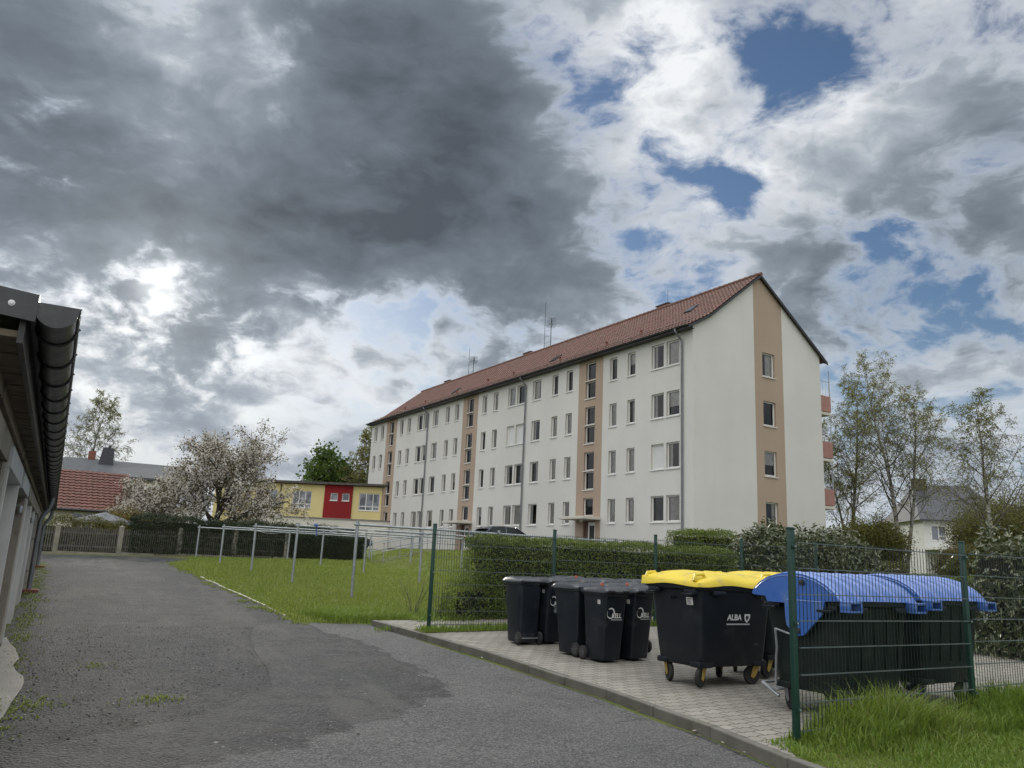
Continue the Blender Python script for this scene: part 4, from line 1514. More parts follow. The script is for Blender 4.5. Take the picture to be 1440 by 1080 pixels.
def make_bin(loc, rotz, label, group, logo=None, sticker=True, plug=False, H=1.07):
    t = thing('wheelie_bin', label, 'bin', loc, rotz, group)
    mb = MB()
    rings = [rrect(0.37, 0.44, 0.05, 0.03, cy=0.01), rrect(0.385, 0.46, 0.055, 0.07, cy=0.01), rrect(0.40, 0.50, 0.055, 0.30, cy=0.005), rrect(0.435, 0.575, 0.06, 0.70, cy=-0.01), rrect(0.455, 0.625, 0.06, 0.955, cy=-0.02)]
    mb.loft(rings, cap1=False)
    # wheel recess blocks and axle seat
    mb.box((-0.15, 0.18, 0.035), (0.15, 0.262, 0.16), 0, 0.012)
    # vertical ribs on the flanks, rear gussets
    for sx in (-1, 1):
        for yy in (0.12, 0.19):
            mb.box((sx * 0.206 - 0.012, yy, 0.66), (sx * 0.206 + 0.012, yy + 0.018, 0.93), 0, 0.004)
    mb.obj('body', MATS['bin_plastic'], t)
    mb = MB()
    mb.loft([rrect(0.47, 0.635, 0.06, 0.925, cy=-0.02), rrect(0.50, 0.665, 0.065, 0.94, cy=-0.02), rrect(0.50, 0.665, 0.065, 0.975, cy=-0.02), rrect(0.46, 0.63, 0.06, 0.98, cy=-0.02)], cap0=False, cap1=False)
    mb.box((-0.20, -0.372, 0.918), (0.20, -0.345, 0.938), 0, 0.006)
    mb.obj('rim', MATS['bin_plastic'], t)
    mb = MB()
    cols_, rows_ = 13, 15
    vs, fs = [], []
    for j in range(rows_):
        v = j / (rows_ - 1)
        yy = -0.385 + v * 0.69
        for i in range(cols_):
            u = i / (cols_ - 1) * 2 - 1
            e = max(abs(u) ** 6, abs(2 * v - 1) ** 8)
            z = 0.992 + 0.078 * (1 - e) * (0.66 + 0.34 * math.sin(PI * min(1, v * 0.9 + 0.12)))
            if abs(u) < 0.62 and 0.15 < v < 0.85:
                z -= 0.012
            vs.append((u * 0.262 * (1 - 0.03 * (2 * v - 1) ** 4), yy, z))
    for j in range(rows_ - 1):
        for i in range(cols_ - 1):
            fs.append((j * cols_ + i, j * cols_ + i + 1, (j + 1) * cols_ + i + 1, (j + 1) * cols_ + i))
    o = len(vs)
    rim_i = [i for i in range(cols_)] + [j * cols_ + cols_ - 1 for j in range(1, rows_)] + [(rows_ - 1) * cols_ + i for i in range(cols_ - 2, -1, -1)] + [j * cols_ for j in range(rows_ - 2, 0, -1)]
    for q in rim_i:
        vs.append((vs[q][0] * 1.01, vs[q][1], 0.966))
    for k in range(len(rim_i)):
        k2 = (k + 1) % len(rim_i)
        fs.append((rim_i[k2], rim_i[k], o + k, o + k2))
    mb.add(vs, fs, 0, True)
    # two grips at the front of the lid
    for sx in (-1, 1):
        mb.box((sx * 0.15 - 0.06, -0.415, 0.982), (sx * 0.15 + 0.06, -0.372, 1.008), 0, 0.008)
    lid = mb.obj('lid', MATS['bin_lid'], t)
    mb = MB()
    for sx in (-1, 1):
        mb.box((sx * 0.19 - 0.03, 0.27, 0.945), (sx * 0.19 + 0.03, 0.385, 1.005), 0, 0.012)
    mb.tube([(-0.22, 0.395, 0.985), (0.22, 0.395, 0.985)], 0.017, 10)
    mb.obj('grip', MATS['bin_plastic'], t)
    if plug:
        mb = MB()
        mb.lathe([(0.0, 0.0), (0.028, 0.0), (0.032, 0.02), (0.022, 0.045), (0.0, 0.05)], (0.13, 0.24, 1.045), n=12)
        mb.obj('plug', MATS['orange_plug'], lid)
    for sx in (-1, 1):
        mb = MB()
        mb.lathe([(0.0, -0.024), (0.05, -0.026), (0.082, -0.028), (0.098, -0.020), (0.100, 0.0), (0.098, 0.020), (0.082, 0.028), (0.05, 0.022), (0.0, 0.024)], (sx * 0.215, 0.255, 0.10), axis='x', n=24)
        w = mb.obj('wheel', MATS['rubber'], t)
        mb = MB()
        hx = sx * 0.245
        s = sx
        mb.lathe([(0.062, 0.0), (0.058, 0.006 * s), (0.03, 0.002 * s), (0.024, 0.010 * s), (0.0, 0.012 * s)], (hx - 0.004 * s, 0.255, 0.10), axis='x', n=20)
        for k in range(6):
            a = PI * k / 3
            mb.tube([(hx + 0.001 * s, 0.255 + 0.02 * math.cos(a), 0.10 + 0.02 * math.sin(a)), (hx + 0.001 * s, 0.255 + 0.07 * math.cos(a), 0.10 + 0.07 * math.sin(a))], 0.006, 5)
        mb.obj('hub', MATS['grey_plastic'], w)
    mb = MB()
    mb.tube([(-0.2, 0.255, 0.10), (0.2, 0.255, 0.10)], 0.012, 8)
    mb.obj('axle', MATS['galvanised'], t)
    # front face leans: normal for lettering
    nf = Vector((0, -1, -0.17)).normalized()

    def fy(z): return -0.2975 - (z - 0.70) * 0.141 + (-0.002)
    if logo:
        zc = 0.66
        fm = face_frame((-0.13, fy(zc) - 0.001, zc), (1, 0, 0), nf) @ Matrix.Scale(1.25, 4)
        mb = MB()
        pr = []
        for k in range(29):
            a = rad(330 - 330 * k / 28 + 20)
            wd = 0.004 + 0.014 * math.sin(PI * min(1, k / 24 * 0.85 + 0.12))
            pr.append((a, wd))
        vs, fs = [], []
        for a, wd in pr:
            for r in (0.056 - wd / 2, 0.056 + wd / 2):
                vs.append(fm @ Vector((0.03 + r * math.cos(a + 2.4), 0.02 + r * math.sin(a + 2.4), 0.0006)))
        for k in range(len(pr) - 1):
            fs.append((2 * k, 2 * k + 1, 2 * k + 3, 2 * k + 2))
        mb.add(vs, fs)
        to_mb(mb, kell, fm @ Matrix.Translation((0.052, -0.032, 0.0012)))
        # the fine line under the name, too small to read
        x = 0.05
        while x < 0.22:
            L = RNG.uniform(0.006, 0.014)
            mb.add([fm @ Vector(p) for p in ((x, -0.058, 0.0006), (x + L, -0.058, 0.0006), (x + L, -0.050, 0.0006), (x, -0.050, 0.0006))], [(0, 1, 2, 3)])
            x += L + 0.003
        mb.obj('logo', MATS['white_print'], t)
        if logo == 'emblem':
            fm2 = face_frame((-0.02, fy(0.53) - 0.001, 0.53), (1, 0, 0), nf)
            mb = MB()
            for r0, r1 in ((0.0, 0.022), (0.028, 0.040)):
                vs, fs = [], []
                for k in range(21):
                    a = 2 * PI * k / 20
                    vs += [fm2 @ Vector((r0 * math.cos(a), r0 * math.sin(a), 0.0006)), fm2 @ Vector((r1 * math.cos(a), r1 * math.sin(a), 0.0006))]
                for k in range(20):
                    fs.append((2 * k, 2 * k + 1, 2 * k + 3, 2 * k + 2))
                mb.add(vs, fs)
            mb.obj('emblem', MATS['grey_print'], t)
    if sticker:
        mb = MB()
        fm = face_frame((-0.2235, -0.155, 0.835), (0, -1, 0), (-1, 0, -0.075))
        mb.box((-0.035, -0.03, -0.0), (0.035, 0.03, 0.0012), 0, 0, fm)
        for k in range(3):
            mb.box((-0.026, -0.016 + k * 0.014, 0.0013), (0.020 - 0.008 * k, -0.011 + k * 0.014, 0.0016), 1, 0, fm)
        mb.obj('sticker', [MATS['sticker'], MATS['grey_plastic']], t)
    return t


GB = 'wheeled household bins on the paved bin place'
R0_ = ROT + rad(3)


def at(x, y): return Vector((x, y, T(x, y) + 0.101))


bin_spots = [
    (at(0.335, 12.98), R0_ + PI + rad(-6), 'dark wheelie bin turned backwards at the far left end of the bins', None, False, False),
    (at(0.725, 13.16), R0_ + rad(2), 'dark wheelie bin with white logo and a round grey emblem, second from left', 'emblem', True, False),
    (at(1.085, 12.06), R0_ + PI + rad(4), 'dark wheelie bin turned backwards just left of the front bin with logo', None, False, False),
    (at(1.435, 11.55), R0_ + rad(-3), 'dark wheelie bin at the very front with white logo and orange plug in its lid', 'plain', True, True),
    (at(1.865, 11.84), R0_ + rad(2), 'dark wheelie bin with white logo half hidden behind the yellow-lidded container', 'plain', True, True),
    (at(1.52, 12.36), R0_ + rad(1), 'dark wheelie bin directly behind the front bin, only its lid showing', None, False, False),
    (at(1.95, 12.62), R0_ + PI, 'dark wheelie bin in the middle row behind the half hidden bin with logo', None, False, False),
    (at(1.08, 13.86), R0_ + rad(-2), 'dark wheelie bin in the back row, beside the bin with the round emblem', None, False, False),
    (at(1.24, 13.28), R0_ + rad(3), 'dark wheelie bin with orange plug in its lid, between the middle and back rows', None, False, True),
    (at(1.66, 13.62), R0_ + PI + rad(2), 'dark wheelie bin in the back row, third lid from the left along the hedge', None, False, False),
    (at(2.14, 13.80), R0_ + rad(1), 'dark wheelie bin in the back row, its lid just left of the yellow lid', None, False, False),
]
for p, r, lab, logo, st, pl in bin_spots:
    make_bin(p, r, lab, GB, logo, st, pl).scale = (0.87, 0.83, 0.955)

# ------------------------------------------------------------------ four-wheeled containers
alba = text_mesh('ALBA', 0.10, MATS['white_print'], 'alba', bold=0.003)


def caster(t, x, y, rot, paint):
    mb = MB()
    a = rad(rot)
    off = Vector((0.05 * math.cos(a), 0.05 * math.sin(a), 0))
    ax = Vector((-math.sin(a), math.cos(a), 0))
    R_ = Matrix(((math.cos(a), -math.sin(a), 0, x), (math.sin(a), math.cos(a), 0, y), (0, 0, 1, 0), (0, 0, 0, 1)))
    for s in (-1, 1):
        pts = [(-0.055, 0.235), (0.055, 0.235), (0.095, 0.10), (0.055, 0.075), (0.02, 0.11)]
        mb.add([R_ @ Vector((p[0], s * 0.034, p[1])) for p in pts] + [R_ @ Vector((p[0], s * 0.040, p[1])) for p in pts],
               [tuple(range(5)), tuple(range(9, 4, -1))] + [(k, k + 5, (k + 1) % 5 + 5, (k + 1) % 5) for k in range(5)])
    mb.box((-0.055, -0.045, 0.2355), (0.055, 0.045, 0.25), 0, 0.004, R_)
    cs = mb.obj('caster', MATS[paint], t)
    mb = MB()
    prof = [(0.0, -0.02), (0.05, -0.022), (0.08, -0.028), (0.108, -0.024), (0.116, -0.010), (0.116, 0.010), (0.108, 0.024), (0.08, 0.028), (0.05, 0.022), (0.0, 0.02)]
    m2 = MB()
    m2.lathe(prof, (0, 0, 0), axis='y', n=26)
    R2 = R_ @ Matrix.Translation((0.062, 0, 0.116))
    mb.add([R2 @ Vector(v) for v in m2.v], m2.f, 0, True)
    mb.obj('tyre', MATS['rubber'], cs)


def container_body(t, mat, dome):
    mb = MB()
    z = 0.235
    rings = [rrect(1.06, 0.78, 0.09, z), rrect(1.10, 0.82, 0.09, z + 0.03), rrect(1.13, 0.86, 0.08, 0.45), rrect(1.20, 0.95, 0.07, 0.95), rrect(1.235, 1.0, 0.06, 1.19)]
    mb.loft(rings, cap1=False)
    # rounded pockets over the wheels
    for sx in (-1, 1):
        for sy in (-1, 1):
            mb.box((sx * 0.45 - 0.11, sy * 0.32 - 0.10, 0.228), (sx * 0.45 + 0.11, sy * 0.32 + 0.10, 0.30), 0, 0.02)
    # stiffening ribs on all sides
    for k in range(5):
        x = -0.44 + k * 0.22
        for s in (-1, 1):
            mb.add([(x - 0.012, s * 0.452, 0.5), (x + 0.012, s * 0.452, 0.5), (x + 0.012, s * 0.502, 1.15), (x - 0.012, s * 0.502, 1.15),
                    (x - 0.012, s * 0.40, 0.5), (x + 0.012, s * 0.40, 0.5), (x + 0.012, s * 0.45, 1.15), (x - 0.012, s * 0.45, 1.15)],
                   [(0, 1, 2, 3), (0, 3, 7, 4), (1, 5, 6, 2), (2, 6, 7, 3), (0, 4, 5, 1)]) if dome else None
    b = mb.obj('body', MATS[mat], t)
    mb = MB()
    mb.loft([rrect(1.25, 1.01, 0.06, 1.14), rrect(1.34, 1.08, 0.07, 1.165), rrect(1.345, 1.085, 0.07, 1.225), rrect(1.26, 1.0, 0.06, 1.232)], cap0=False, cap1=False)
    mb.obj('rim', MATS[mat], t)
    # lifting pins and hand grips at both ends
    for s in (-1, 1):
        mb = MB()
        mb.tube([(s * 0.60, 0, 1.05), (s * 0.70, 0, 1.05)], 0.022, 10)
        mb.obj('lifting_pin', MATS['bin_plastic'], t)
        for yy in (-0.36, 0.36):
            mb = MB()
            mb.tube([(s * 0.62, yy - 0.08, 1.13), (s * 0.72, yy - 0.08, 1.10), (s * 0.72, yy + 0.08, 1.10), (s * 0.62, yy + 0.08, 1.13)], 0.014, 8)
            mb.box((s * 0.645 - 0.03, yy - 0.11, 1.10), (s * 0.645 + 0.03, yy + 0.11, 1.16), 0, 0.01)
            mb.obj('grip', MATS['bin_plastic'], t)
    for yy in (-0.36, 0.36):
        mb = MB()
        mb.box((yy - 0.10, -0.575, 1.10), (yy + 0.10, -0.535, 1.15), 0, 0.01)
        mb.obj('grip', MATS['bin_plastic'], t)
    return b


def yellow_container(loc, rotz, label, logo, spins):
    t = thing('waste_container', label, 'container', loc, rotz, 'large yellow-lidded containers')
    container_body(t, 'container_plastic', False)
    for (x, y), r in zip(((-0.45, -0.33), (0.45, -0.33), (-0.45, 0.33), (0.45, 0.33)), spins):
        caster(t, x, y, r, 'yellow_paint')
    # flat lid: shallow wavy cover with raised lip and grips
    n, m_ = 29, 21
    vs, fs = [], []
    for j in range(m_):
        v = j / (m_ - 1) * 2 - 1
        for i in range(n):
            u = i / (n - 1) * 2 - 1
            e = max(abs(u) ** 10, abs(v) ** 8)
            z = 1.262 + 0.062 * (1 - e) + 0.028 * math.cos(u * 2.6) * (1 - abs(v) ** 4) + 0.018 * (v + 1)
            if abs(abs(u) - 0.55) < 0.30 and abs(v) < 0.7:
                z += 0.020
            if v < -0.72:
                z -= 0.02 * math.sin(u * 5.2 + 0.6)
            vs.append((u * 0.695, v * 0.575, z))
    for j in range(m_ - 1):
        for i in range(n - 1):
            fs.append((j * n + i, j * n + i + 1, (j + 1) * n + i + 1, (j + 1) * n + i))
    rim_i = [i for i in range(n)] + [j * n + n - 1 for j in range(1, m_)] + [(m_ - 1) * n + i for i in range(n - 2, -1, -1)] + [j * n for j in range(m_ - 2, 0, -1)]
    o = len(vs)
    for q in rim_i:
        x, y, _ = vs[q]
        vs.append((x * 1.008, y * 1.01, 1.205 + 0.014 * math.sin(x * 7 + y * 6)))
    for k in range(len(rim_i)):
        k2 = (k + 1) % len(rim_i)
        fs.append((rim_i[k2], rim_i[k], o + k, o + k2))
    mb = MB()
    mb.add(vs, fs, 0, True)
    lid = mb.obj('lid', MATS['yellow_plastic'], t, sharp=60)
    for sx, sy in ((-0.60, -0.46), (0.60, -0.46), (-0.60, 0.50), (0.60, 0.50)):
        mb = MB()
        mb.tube([(sx - 0.075, sy, 1.27), (sx - 0.06, sy, 1.335), (sx + 0.06, sy, 1.345), (sx + 0.095, sy, 1.29)], [0.026, 0.022, 0.022, 0.028], 8)
        mb.box((sx - 0.09, sy - 0.035, 1.255), (sx + 0.10, sy + 0.035, 1.31), 0, 0.015)
        mb.obj('lid_grip', MATS['yellow_plastic'], lid)
    # sticker on the end wall
    fm = face_frame((-0.6175, -0.30, 1.015), (0, -1, 0), (-1, 0, -0.14))
    mb = MB()
    mb.box((-0.06, -0.045, 0.0), (0.06, 0.045, 0.003), 0, 0, fm)
    for k in range(4):
        mb.box((-0.045, -0.03 + 0.018 * k, 0.0031), (0.035 - 0.012 * (k % 3), -0.022 + 0.018 * k, 0.0035), 1, 0, fm)
    mb.obj('sticker', [MATS['sticker'], MATS['grey_plastic']], t)
    if logo:
        nf = Vector((0, -1, -0.17))

        def fy(z): return -0.475 - (z - 0.95) * 0.104 if z > 0.95 else -0.475 - (z - 0.95) * 0.09
        zc = 0.80
        fm = face_frame((-0.15, fy(zc) - 0.004, zc), (1, 0, 0), nf)
        mb = MB()
        to_mb(mb, alba, fm @ Matrix.Translation((0, 0, 0.001)))
        # shield beside the name
        s0 = 0.335
        outer = [(-0.05, 0.075), (0.05, 0.075), (0.05, 0.03), (0.03, -0.01), (0.0, -0.035), (-0.03, -0.01), (-0.05, 0.03)]
        inner = [(p[0] * 0.5, 0.025 + (p[1] - 0.025) * 0.5) for p in outer]
        vs = [fm @ Vector((s0 + p[0], p[1], 0.001)) for p in outer] + [fm @ Vector((s0 + p[0], p[1], 0.001)) for p in inner]
        mb.add(vs, [(k, (k + 1) % 7, (k + 1) % 7 + 7, k + 7) for k in range(7)])
        x = -0.005
        while x < 0.385:
            L = RNG.uniform(0.008, 0.020)
            mb.add([fm @ Vector(p) for p in ((x, -0.060, 0.001), (x + L, -0.060, 0.001), (x + L, -0.043, 0.001), (x, -0.043, 0.001))], [(0, 1, 2, 3)])
            x += L + 0.005
        mb.obj('logo', MATS['white_print'], t)
        mb = MB()
        fm = face_frame((0.36, fy(0.5) - 0.002, 0.50), (1, 0, 0), nf)
        mb.box((-0.035, -0.012, 0), (0.035, 0.012, 0.002), 0, 0, fm)
        mb.obj('plate', MATS['grey_plastic'], t)
    return t


YC = gp((2.2, 9.55), 0.70, 0.37)
YC.z = T(YC.x, YC.y) + 0.101
yellow_container(YC, ROT, 'black four-wheeled container with white lettering and a yellow lid, in front of the bins', True, (205, 170, 250, 215)).scale = (1.0, 0.87, 0.95)
YC2 = gp((2.2, 9.55), 2.14, 0.62)
YC2.z = T(YC2.x, YC2.y) + 0.101
yellow_container(YC2, ROT, 'second yellow-lidded container, mostly hidden behind the blue-lidded one', False, (190, 210, 230, 170)).scale = (1.0, 0.87, 0.95)

# profile of the domed lid (y, z), front lip to hinge
DOME = [(0.60, 1.215), (0.605, 1.25), (0.57, 1.305), (0.49, 1.375), (0.37, 1.435), (0.22, 1.475), (0.05, 1.49), (-0.12, 1.475), (-0.27, 1.435), (-0.40, 1.37), (-0.50, 1.29), (-0.555, 1.215)]


def blue_container(loc, rotz, label):
    t = thing('waste_container', label, 'container', loc, rotz, 'large blue-lidded paper containers')
    container_body(t, 'container_green', True)
    for (x, y), r in zip(((-0.45, -0.33), (0.45, -0.33), (-0.45, 0.33), (0.45, 0.33)), (200, 170, 240, 100)):
        caster(t, x, y, r, 'galvanised')
    mb = MB()
    X = 0.685
    c0 = (0.03, 1.16)
    xs, sc = [], []
    nr = 6
    xs = [-X, -X + 0.012]
    sc = [0.975, 1.0]
    for k in range(nr):
        c = -X + 0.10 + (2 * X - 0.2) * k / (nr - 1)
        xs += [c - 0.026, c - 0.012, c + 0.012, c + 0.026]
        sc += [1.0, 1.045, 1.045, 1.0]
    xs += [X - 0.012, X]
    sc += [1.0, 0.975]
    rings = []
    for x, s in zip(xs, sc):
        rings.append([Vector((x, c0[0] + (y - c0[0]) * s, c0[1] + (z - c0[1]) * s)) for y, z in DOME])
    n = len(DOME)
    vs = [p for r in rings for p in r]
    fs = []
    for i in range(len(rings) - 1):
        for k in range(n - 1):
            fs.append((i * n + k, i * n + k + 1, (i + 1) * n + k + 1, (i + 1) * n + k))
    mb.add(vs, fs, 0, True)
    mb.obj('lid', MATS['blue_plastic'], t, sharp=25)
    # flat cheeks at both ends, each with an arm down to its pivot
    lid = t.children[-1]
    for s in (-1, 1):
        poly = [(y * 0.985, z - 0.004) for y, z in DOME[1:]] + [(-0.37, 1.20), (-0.33, 1.06), (-0.10, 0.83), (-0.03, 0.815), (0.06, 0.845), (0.125, 0.92), (0.14, 1.02), (0.145, 1.155), (0.38, 1.155), (0.41, 1.215), (0.59, 1.225)]
        k = len(poly)
        xa, xb = s * (X + 0.002), s * (X + 0.030)
        mb = MB()
        vs = [(xa, y, z) for y, z in poly] + [(xb, y, z) for y, z in poly]
        f1, f2 = tuple(range(k)), tuple(range(2 * k - 1, k - 1, -1))
        if s > 0:
            f1, f2 = f1[::-1], f2[::-1]
        mb.add(vs, [f1, f2] + [((i, (i + 1) % k, (i + 1) % k + k, i + k) if s > 0 else (i, i + k, (i + 1) % k + k, (i + 1) % k)) for i in range(k)])
        # raised edge line
        edge = [(y * 0.95 + 0.002, 1.16 + (z - 1.16) * 0.90) for y, z in DOME[2:-1]]
        mb.tube([(xb, y, z) for y, z in edge], 0.007, 5)
        mb.tube([(xb, 0.12, 1.19), (xb, -0.34, 1.19)], 0.007, 5)
        ck = mb.obj('lid_cheek', MATS['blue_plastic'], lid)
        mb = MB()
        mb.lathe([(0.0, 0.0), (0.035, 0.0), (0.035, s * 0.015), (0.015, s * 0.02), (0.0, s * 0.02)], (xb, -0.02, 0.87), axis='x', n=14)
        mb.lathe([(0.0, 0.0), (0.032, 0.0), (0.03, s * 0.03), (0.0, s * 0.035)], (xb, -0.10, 1.385), axis='x', n=12)
        mb.obj('pivot', MATS['dark_metal'], ck)
    for sx in (-0.60, 0.60):
        mb = MB()
        y0, y1, z0, z1 = -0.665, -0.545, 1.10, 1.215
        mb.box((sx - 0.11, y0, z1 - 0.025), (sx + 0.11, y1, z1), 0, 0.005)
        mb.box((sx - 0.11, y0, z0), (sx + 0.11, y1, z0 + 0.022), 0, 0.005)
        mb.box((sx - 0.11, y0, z0 + 0.0225), (sx - 0.085, y1, z1 - 0.0255), 0, 0.004)
        mb.box((sx + 0.085, y0, z0 + 0.0225), (sx + 0.11, y1, z1 - 0.0255), 0, 0.004)
        mb.obj('hinge_box', MATS['blue_plastic'], lid)
    for xa in (-0.5, 0.2):
        mb = MB()
        mb.box((xa, 0.575, 1.232), (xa + 0.3, 0.64, 1.262), 0, 0.012)
        mb.obj('lid_grip', MATS['blue_plastic'], lid)
    # foot lever at the front end, with its rod up the end wall
    mb = MB()
    mb.tube([(-0.64, 0.34, 0.86), (-0.63, 0.33, 0.66), (-0.61, 0.36, 0.55), (-0.605, 0.38, 0.26)], 0.014, 8)
    mb.tube([(-0.64, 0.34, 0.86), (-0.64, 0.05, 0.80)], 0.012, 8)
    mb.box((-0.66, 0.30, 0.20), (-0.56, 0.50, 0.225), 0, 0.006)
    mb.tube([(-0.66, 0.52, 0.26), (-0.63, 0.32, 0.14)], 0.022, 8)
    mb.tube([(-0.66, 0.52, 0.26), (0.62, 0.54, 0.26)], 0.016, 8)
    mb.obj('foot_lever', MATS['galvanised'], t)
    return t


BK = gp((3.3, 7.95), 0.60, 0.52)
BK.z = T(BK.x, BK.y) + 0.101
blue_container(BK, ROT, 'black container with domed blue lid right behind the front fence post').scale = (0.90, 0.94, 0.925)
BK2 = gp((3.3, 7.95), 2.33, 0.72)
BK2.z = T(BK2.x, BK2.y) + 0.101
blue_container(BK2, ROT + rad(-1), 'black container with domed blue lid standing second along the fence').scale = (0.90, 0.94, 0.925)


# ------------------------------------------------------------------ green wire fence round the bins
FH = 1.76


def fence_post(t, k):
    mb = MB()
    p = gp(t.location, k, 0)
    z0 = p.z - t.location.z
    mb.box((k - 0.03, -0.02, z0 - 0.1), (k + 0.03, 0.02, z0 + 0.1 + FH), 0, 0.004)
    o = mb.obj('post', MATS['fence_green'], t)
    mb = MB()
    mb.box((k - 0.033, -0.023, z0 + 0.1 + FH + 0.0005), (k + 0.033, 0.023, z0 + 0.1 + FH + 0.022), 0, 0.006)
    mb.obj('post_cap', MATS['fence_green'], o)
    for h in (0.25, 0.95, 1.60):
        mb = MB()
        mb.box((k - 0.020, -0.046, z0 + 0.1 + h), (k + 0.020, -0.0205, z0 + 0.1 + h + 0.03), 0, 0.003)
        mb.lathe([(0.009, 0.0), (0.009, -0.006), (0.0, -0.008)], (k, -0.0465, z0 + 0.1 + h + 0.015), axis='y', n=8, mi=1)
        mb.obj('clip', [MATS['fence_green'], MATS['galvanised']], o)


def fence_panel(t, k0, k1):
    mb = MB()
    z0 = (gp(t.location, k0, 0).z + gp(t.location, k1, 0).z) / 2 - t.location.z + 0.1
    a, c = k0 + 0.035, k1 - 0.035
    zb, n = z0 + 0.06, 8
    hs = [zb + 0.03 + i * 0.222 for i in range(n)]
    r = 0.0022
    yv = -0.034
    x = a + 0.01
    while x < c:
        mb.box((x - r, yv - r, zb), (x + r, yv + r, hs[-1] + 0.03), 0)
        x += 0.05
    for h in hs:
        for yy in (yv - 0.0066, yv + 0.0066):
            mb.box((a, yy - 0.0037, h - 0.004), (c, yy + 0.0037, h + 0.004), 1)
    mb.obj('wire_panel', [MATS['wire_green'], MATS['wire_bright']], t)


def wire_fence(o, ks, label):
    t = thing('wire_fence', label, 'fence', (o.x, o.y, T(o.x, o.y)), ROT, 'green wire fences round the bin place')
    for k in ks:
        fence_post(t, k)
    for k0, k1 in zip(ks, ks[1:]):
        fence_panel(t, k0, k1)


wire_fence(N0, [0, 2.72, 5.24, 7.76], 'green double-wire fence in front of the blue-lidded containers with tall grass at its foot')
wire_fence(P0, [0, 2.52, 5.04, 7.56, 10.08], 'green double-wire fence behind the bins in front of the clipped hedge')

# ------------------------------------------------------------------ drying posts with rails on the lawn
A0 = Vector((-3.75, 20.5, 0))
DPG = 'galvanised drying frames standing on the lawn'
order = ['nearest', 'second', 'third', 'fourth', 'farthest']
for i in range(5):
    base = gp(A0, 0, 4.9 * i)
    zt = 2.26 + 0.035 * i
    t = thing('drying_frame', {'nearest': 'galvanised drying frame nearest the bins, its long rail running over the hedge', 'second': 'galvanised drying frame second from the bins with a blue cord tied to its rail', 'third': 'galvanised drying frame standing in the middle of the row on the lawn', 'fourth': 'galvanised drying frame second from the picket fence on the lawn', 'farthest': 'galvanised drying frame farthest off, right by the picket fence'}[order[i]], 'drying frame', base, ROT, DPG)
    ks = (0.0, 4.2, 8.4)
    for k in ks:
        p = gp(base, k, 0)
        z0 = p.z - base.z
        mb = MB()
        lean = RNG.uniform(-0.03, 0.03)
        mb.tube([(k + lean, 0, z0 - 0.1), (k, 0, zt - base.z + 0.02)], 0.038, 10)
        mb.lathe([(0.041, 0), (0.041, 0.02), (0.0, 0.03)], (k, 0, zt - base.z + 0.02), n=10)
        o = mb.obj('post', MATS['galvanised'], t)
        mb = MB()
        mb.box((k - 0.055, -0.05, zt - base.z - 0.085), (k + 0.055, 0.05, zt - base.z - 0.02), 0, 0.01)
        for s in (-1, 1):
            mb.tube([(k, s * 0.05, zt - base.z - 0.05), (k, s * 0.13, zt - base.z - 0.06), (k, s * 0.14, zt - base.z - 0.02)], 0.008, 6)
        mb.obj('clamp', MATS['galvanised'], o)
    mb = MB()
    mb.tube([(-0.08, 0, zt - base.z - 0.05), (8.5, 0, zt - base.z - 0.05)], 0.03, 10)
    rl = mb.obj('rail', MATS['galvanised'], t)
    mb = MB()
    mb.tube([(0, 0, -0.08), (0, 0.0, -0.115), (0.03, 0, -0.125)], 0.006, 4)
    hk = mb.mesh('line_hook', MATS['galvanised'])
    for q in range(14):
        link('line_hook', hk, rl, (0.35 + q * 0.58, 0, zt - base.z))
for i in range(4):
    for q, (k, mt) in enumerate(((0.9, 'cord_white'), (2.6, 'cord_white'), (5.6, 'cord_white'))):
        if (i + q) % 2:
            continue
        a, c = gp(A0, k, 4.9 * i + 0.1), gp(A0, k + 0.1, 4.9 * (i + 1) - 0.1)
        mb = MB()
        za, zc = 2.19 + 0.035 * i, 2.225 + 0.035 * i
        pts = [a.lerp(c, f / 10) for f in range(11)]
        for f, pp in enumerate(pts):
            pp.z = za + (zc - za) * f / 10 - 0.10 * (1 - (f / 5 - 1) ** 2)
        mb.tube([pp - a for pp in pts], 0.006, 4)
        nm = ['nearest to the bins', 'second from the bins', 'third from the bins', 'next to the picket fence'][i]
        sd = ['left', 'middle', 'right'][q]
        tag(mb.obj('clothes_line', MATS[mt], None, a), 'thin white clothes line, %s side of the gap %s' % (sd, nm), 'clothes line', 'clothes lines between the drying frames')
a = gp(A0, 0.55, 4.9)
a.z = 2.24
mb = MB()
mb.tube([(0, -0.02, 0.04), (0.05, 0, -0.02), (0.02, 0.02, -0.10), (0.06, 0, -0.20), (0.03, 0, -0.28)], 0.022, 6)
mb.tube([(-0.05, 0, 0.045), (0.0, 0, 0.055), (0.06, 0, 0.045)], 0.045, 8)
tag(mb.obj('cord_bundle', MATS['cord_blue'], None, a), 'bundle of blue cord tied round a drying rail', 'cord')

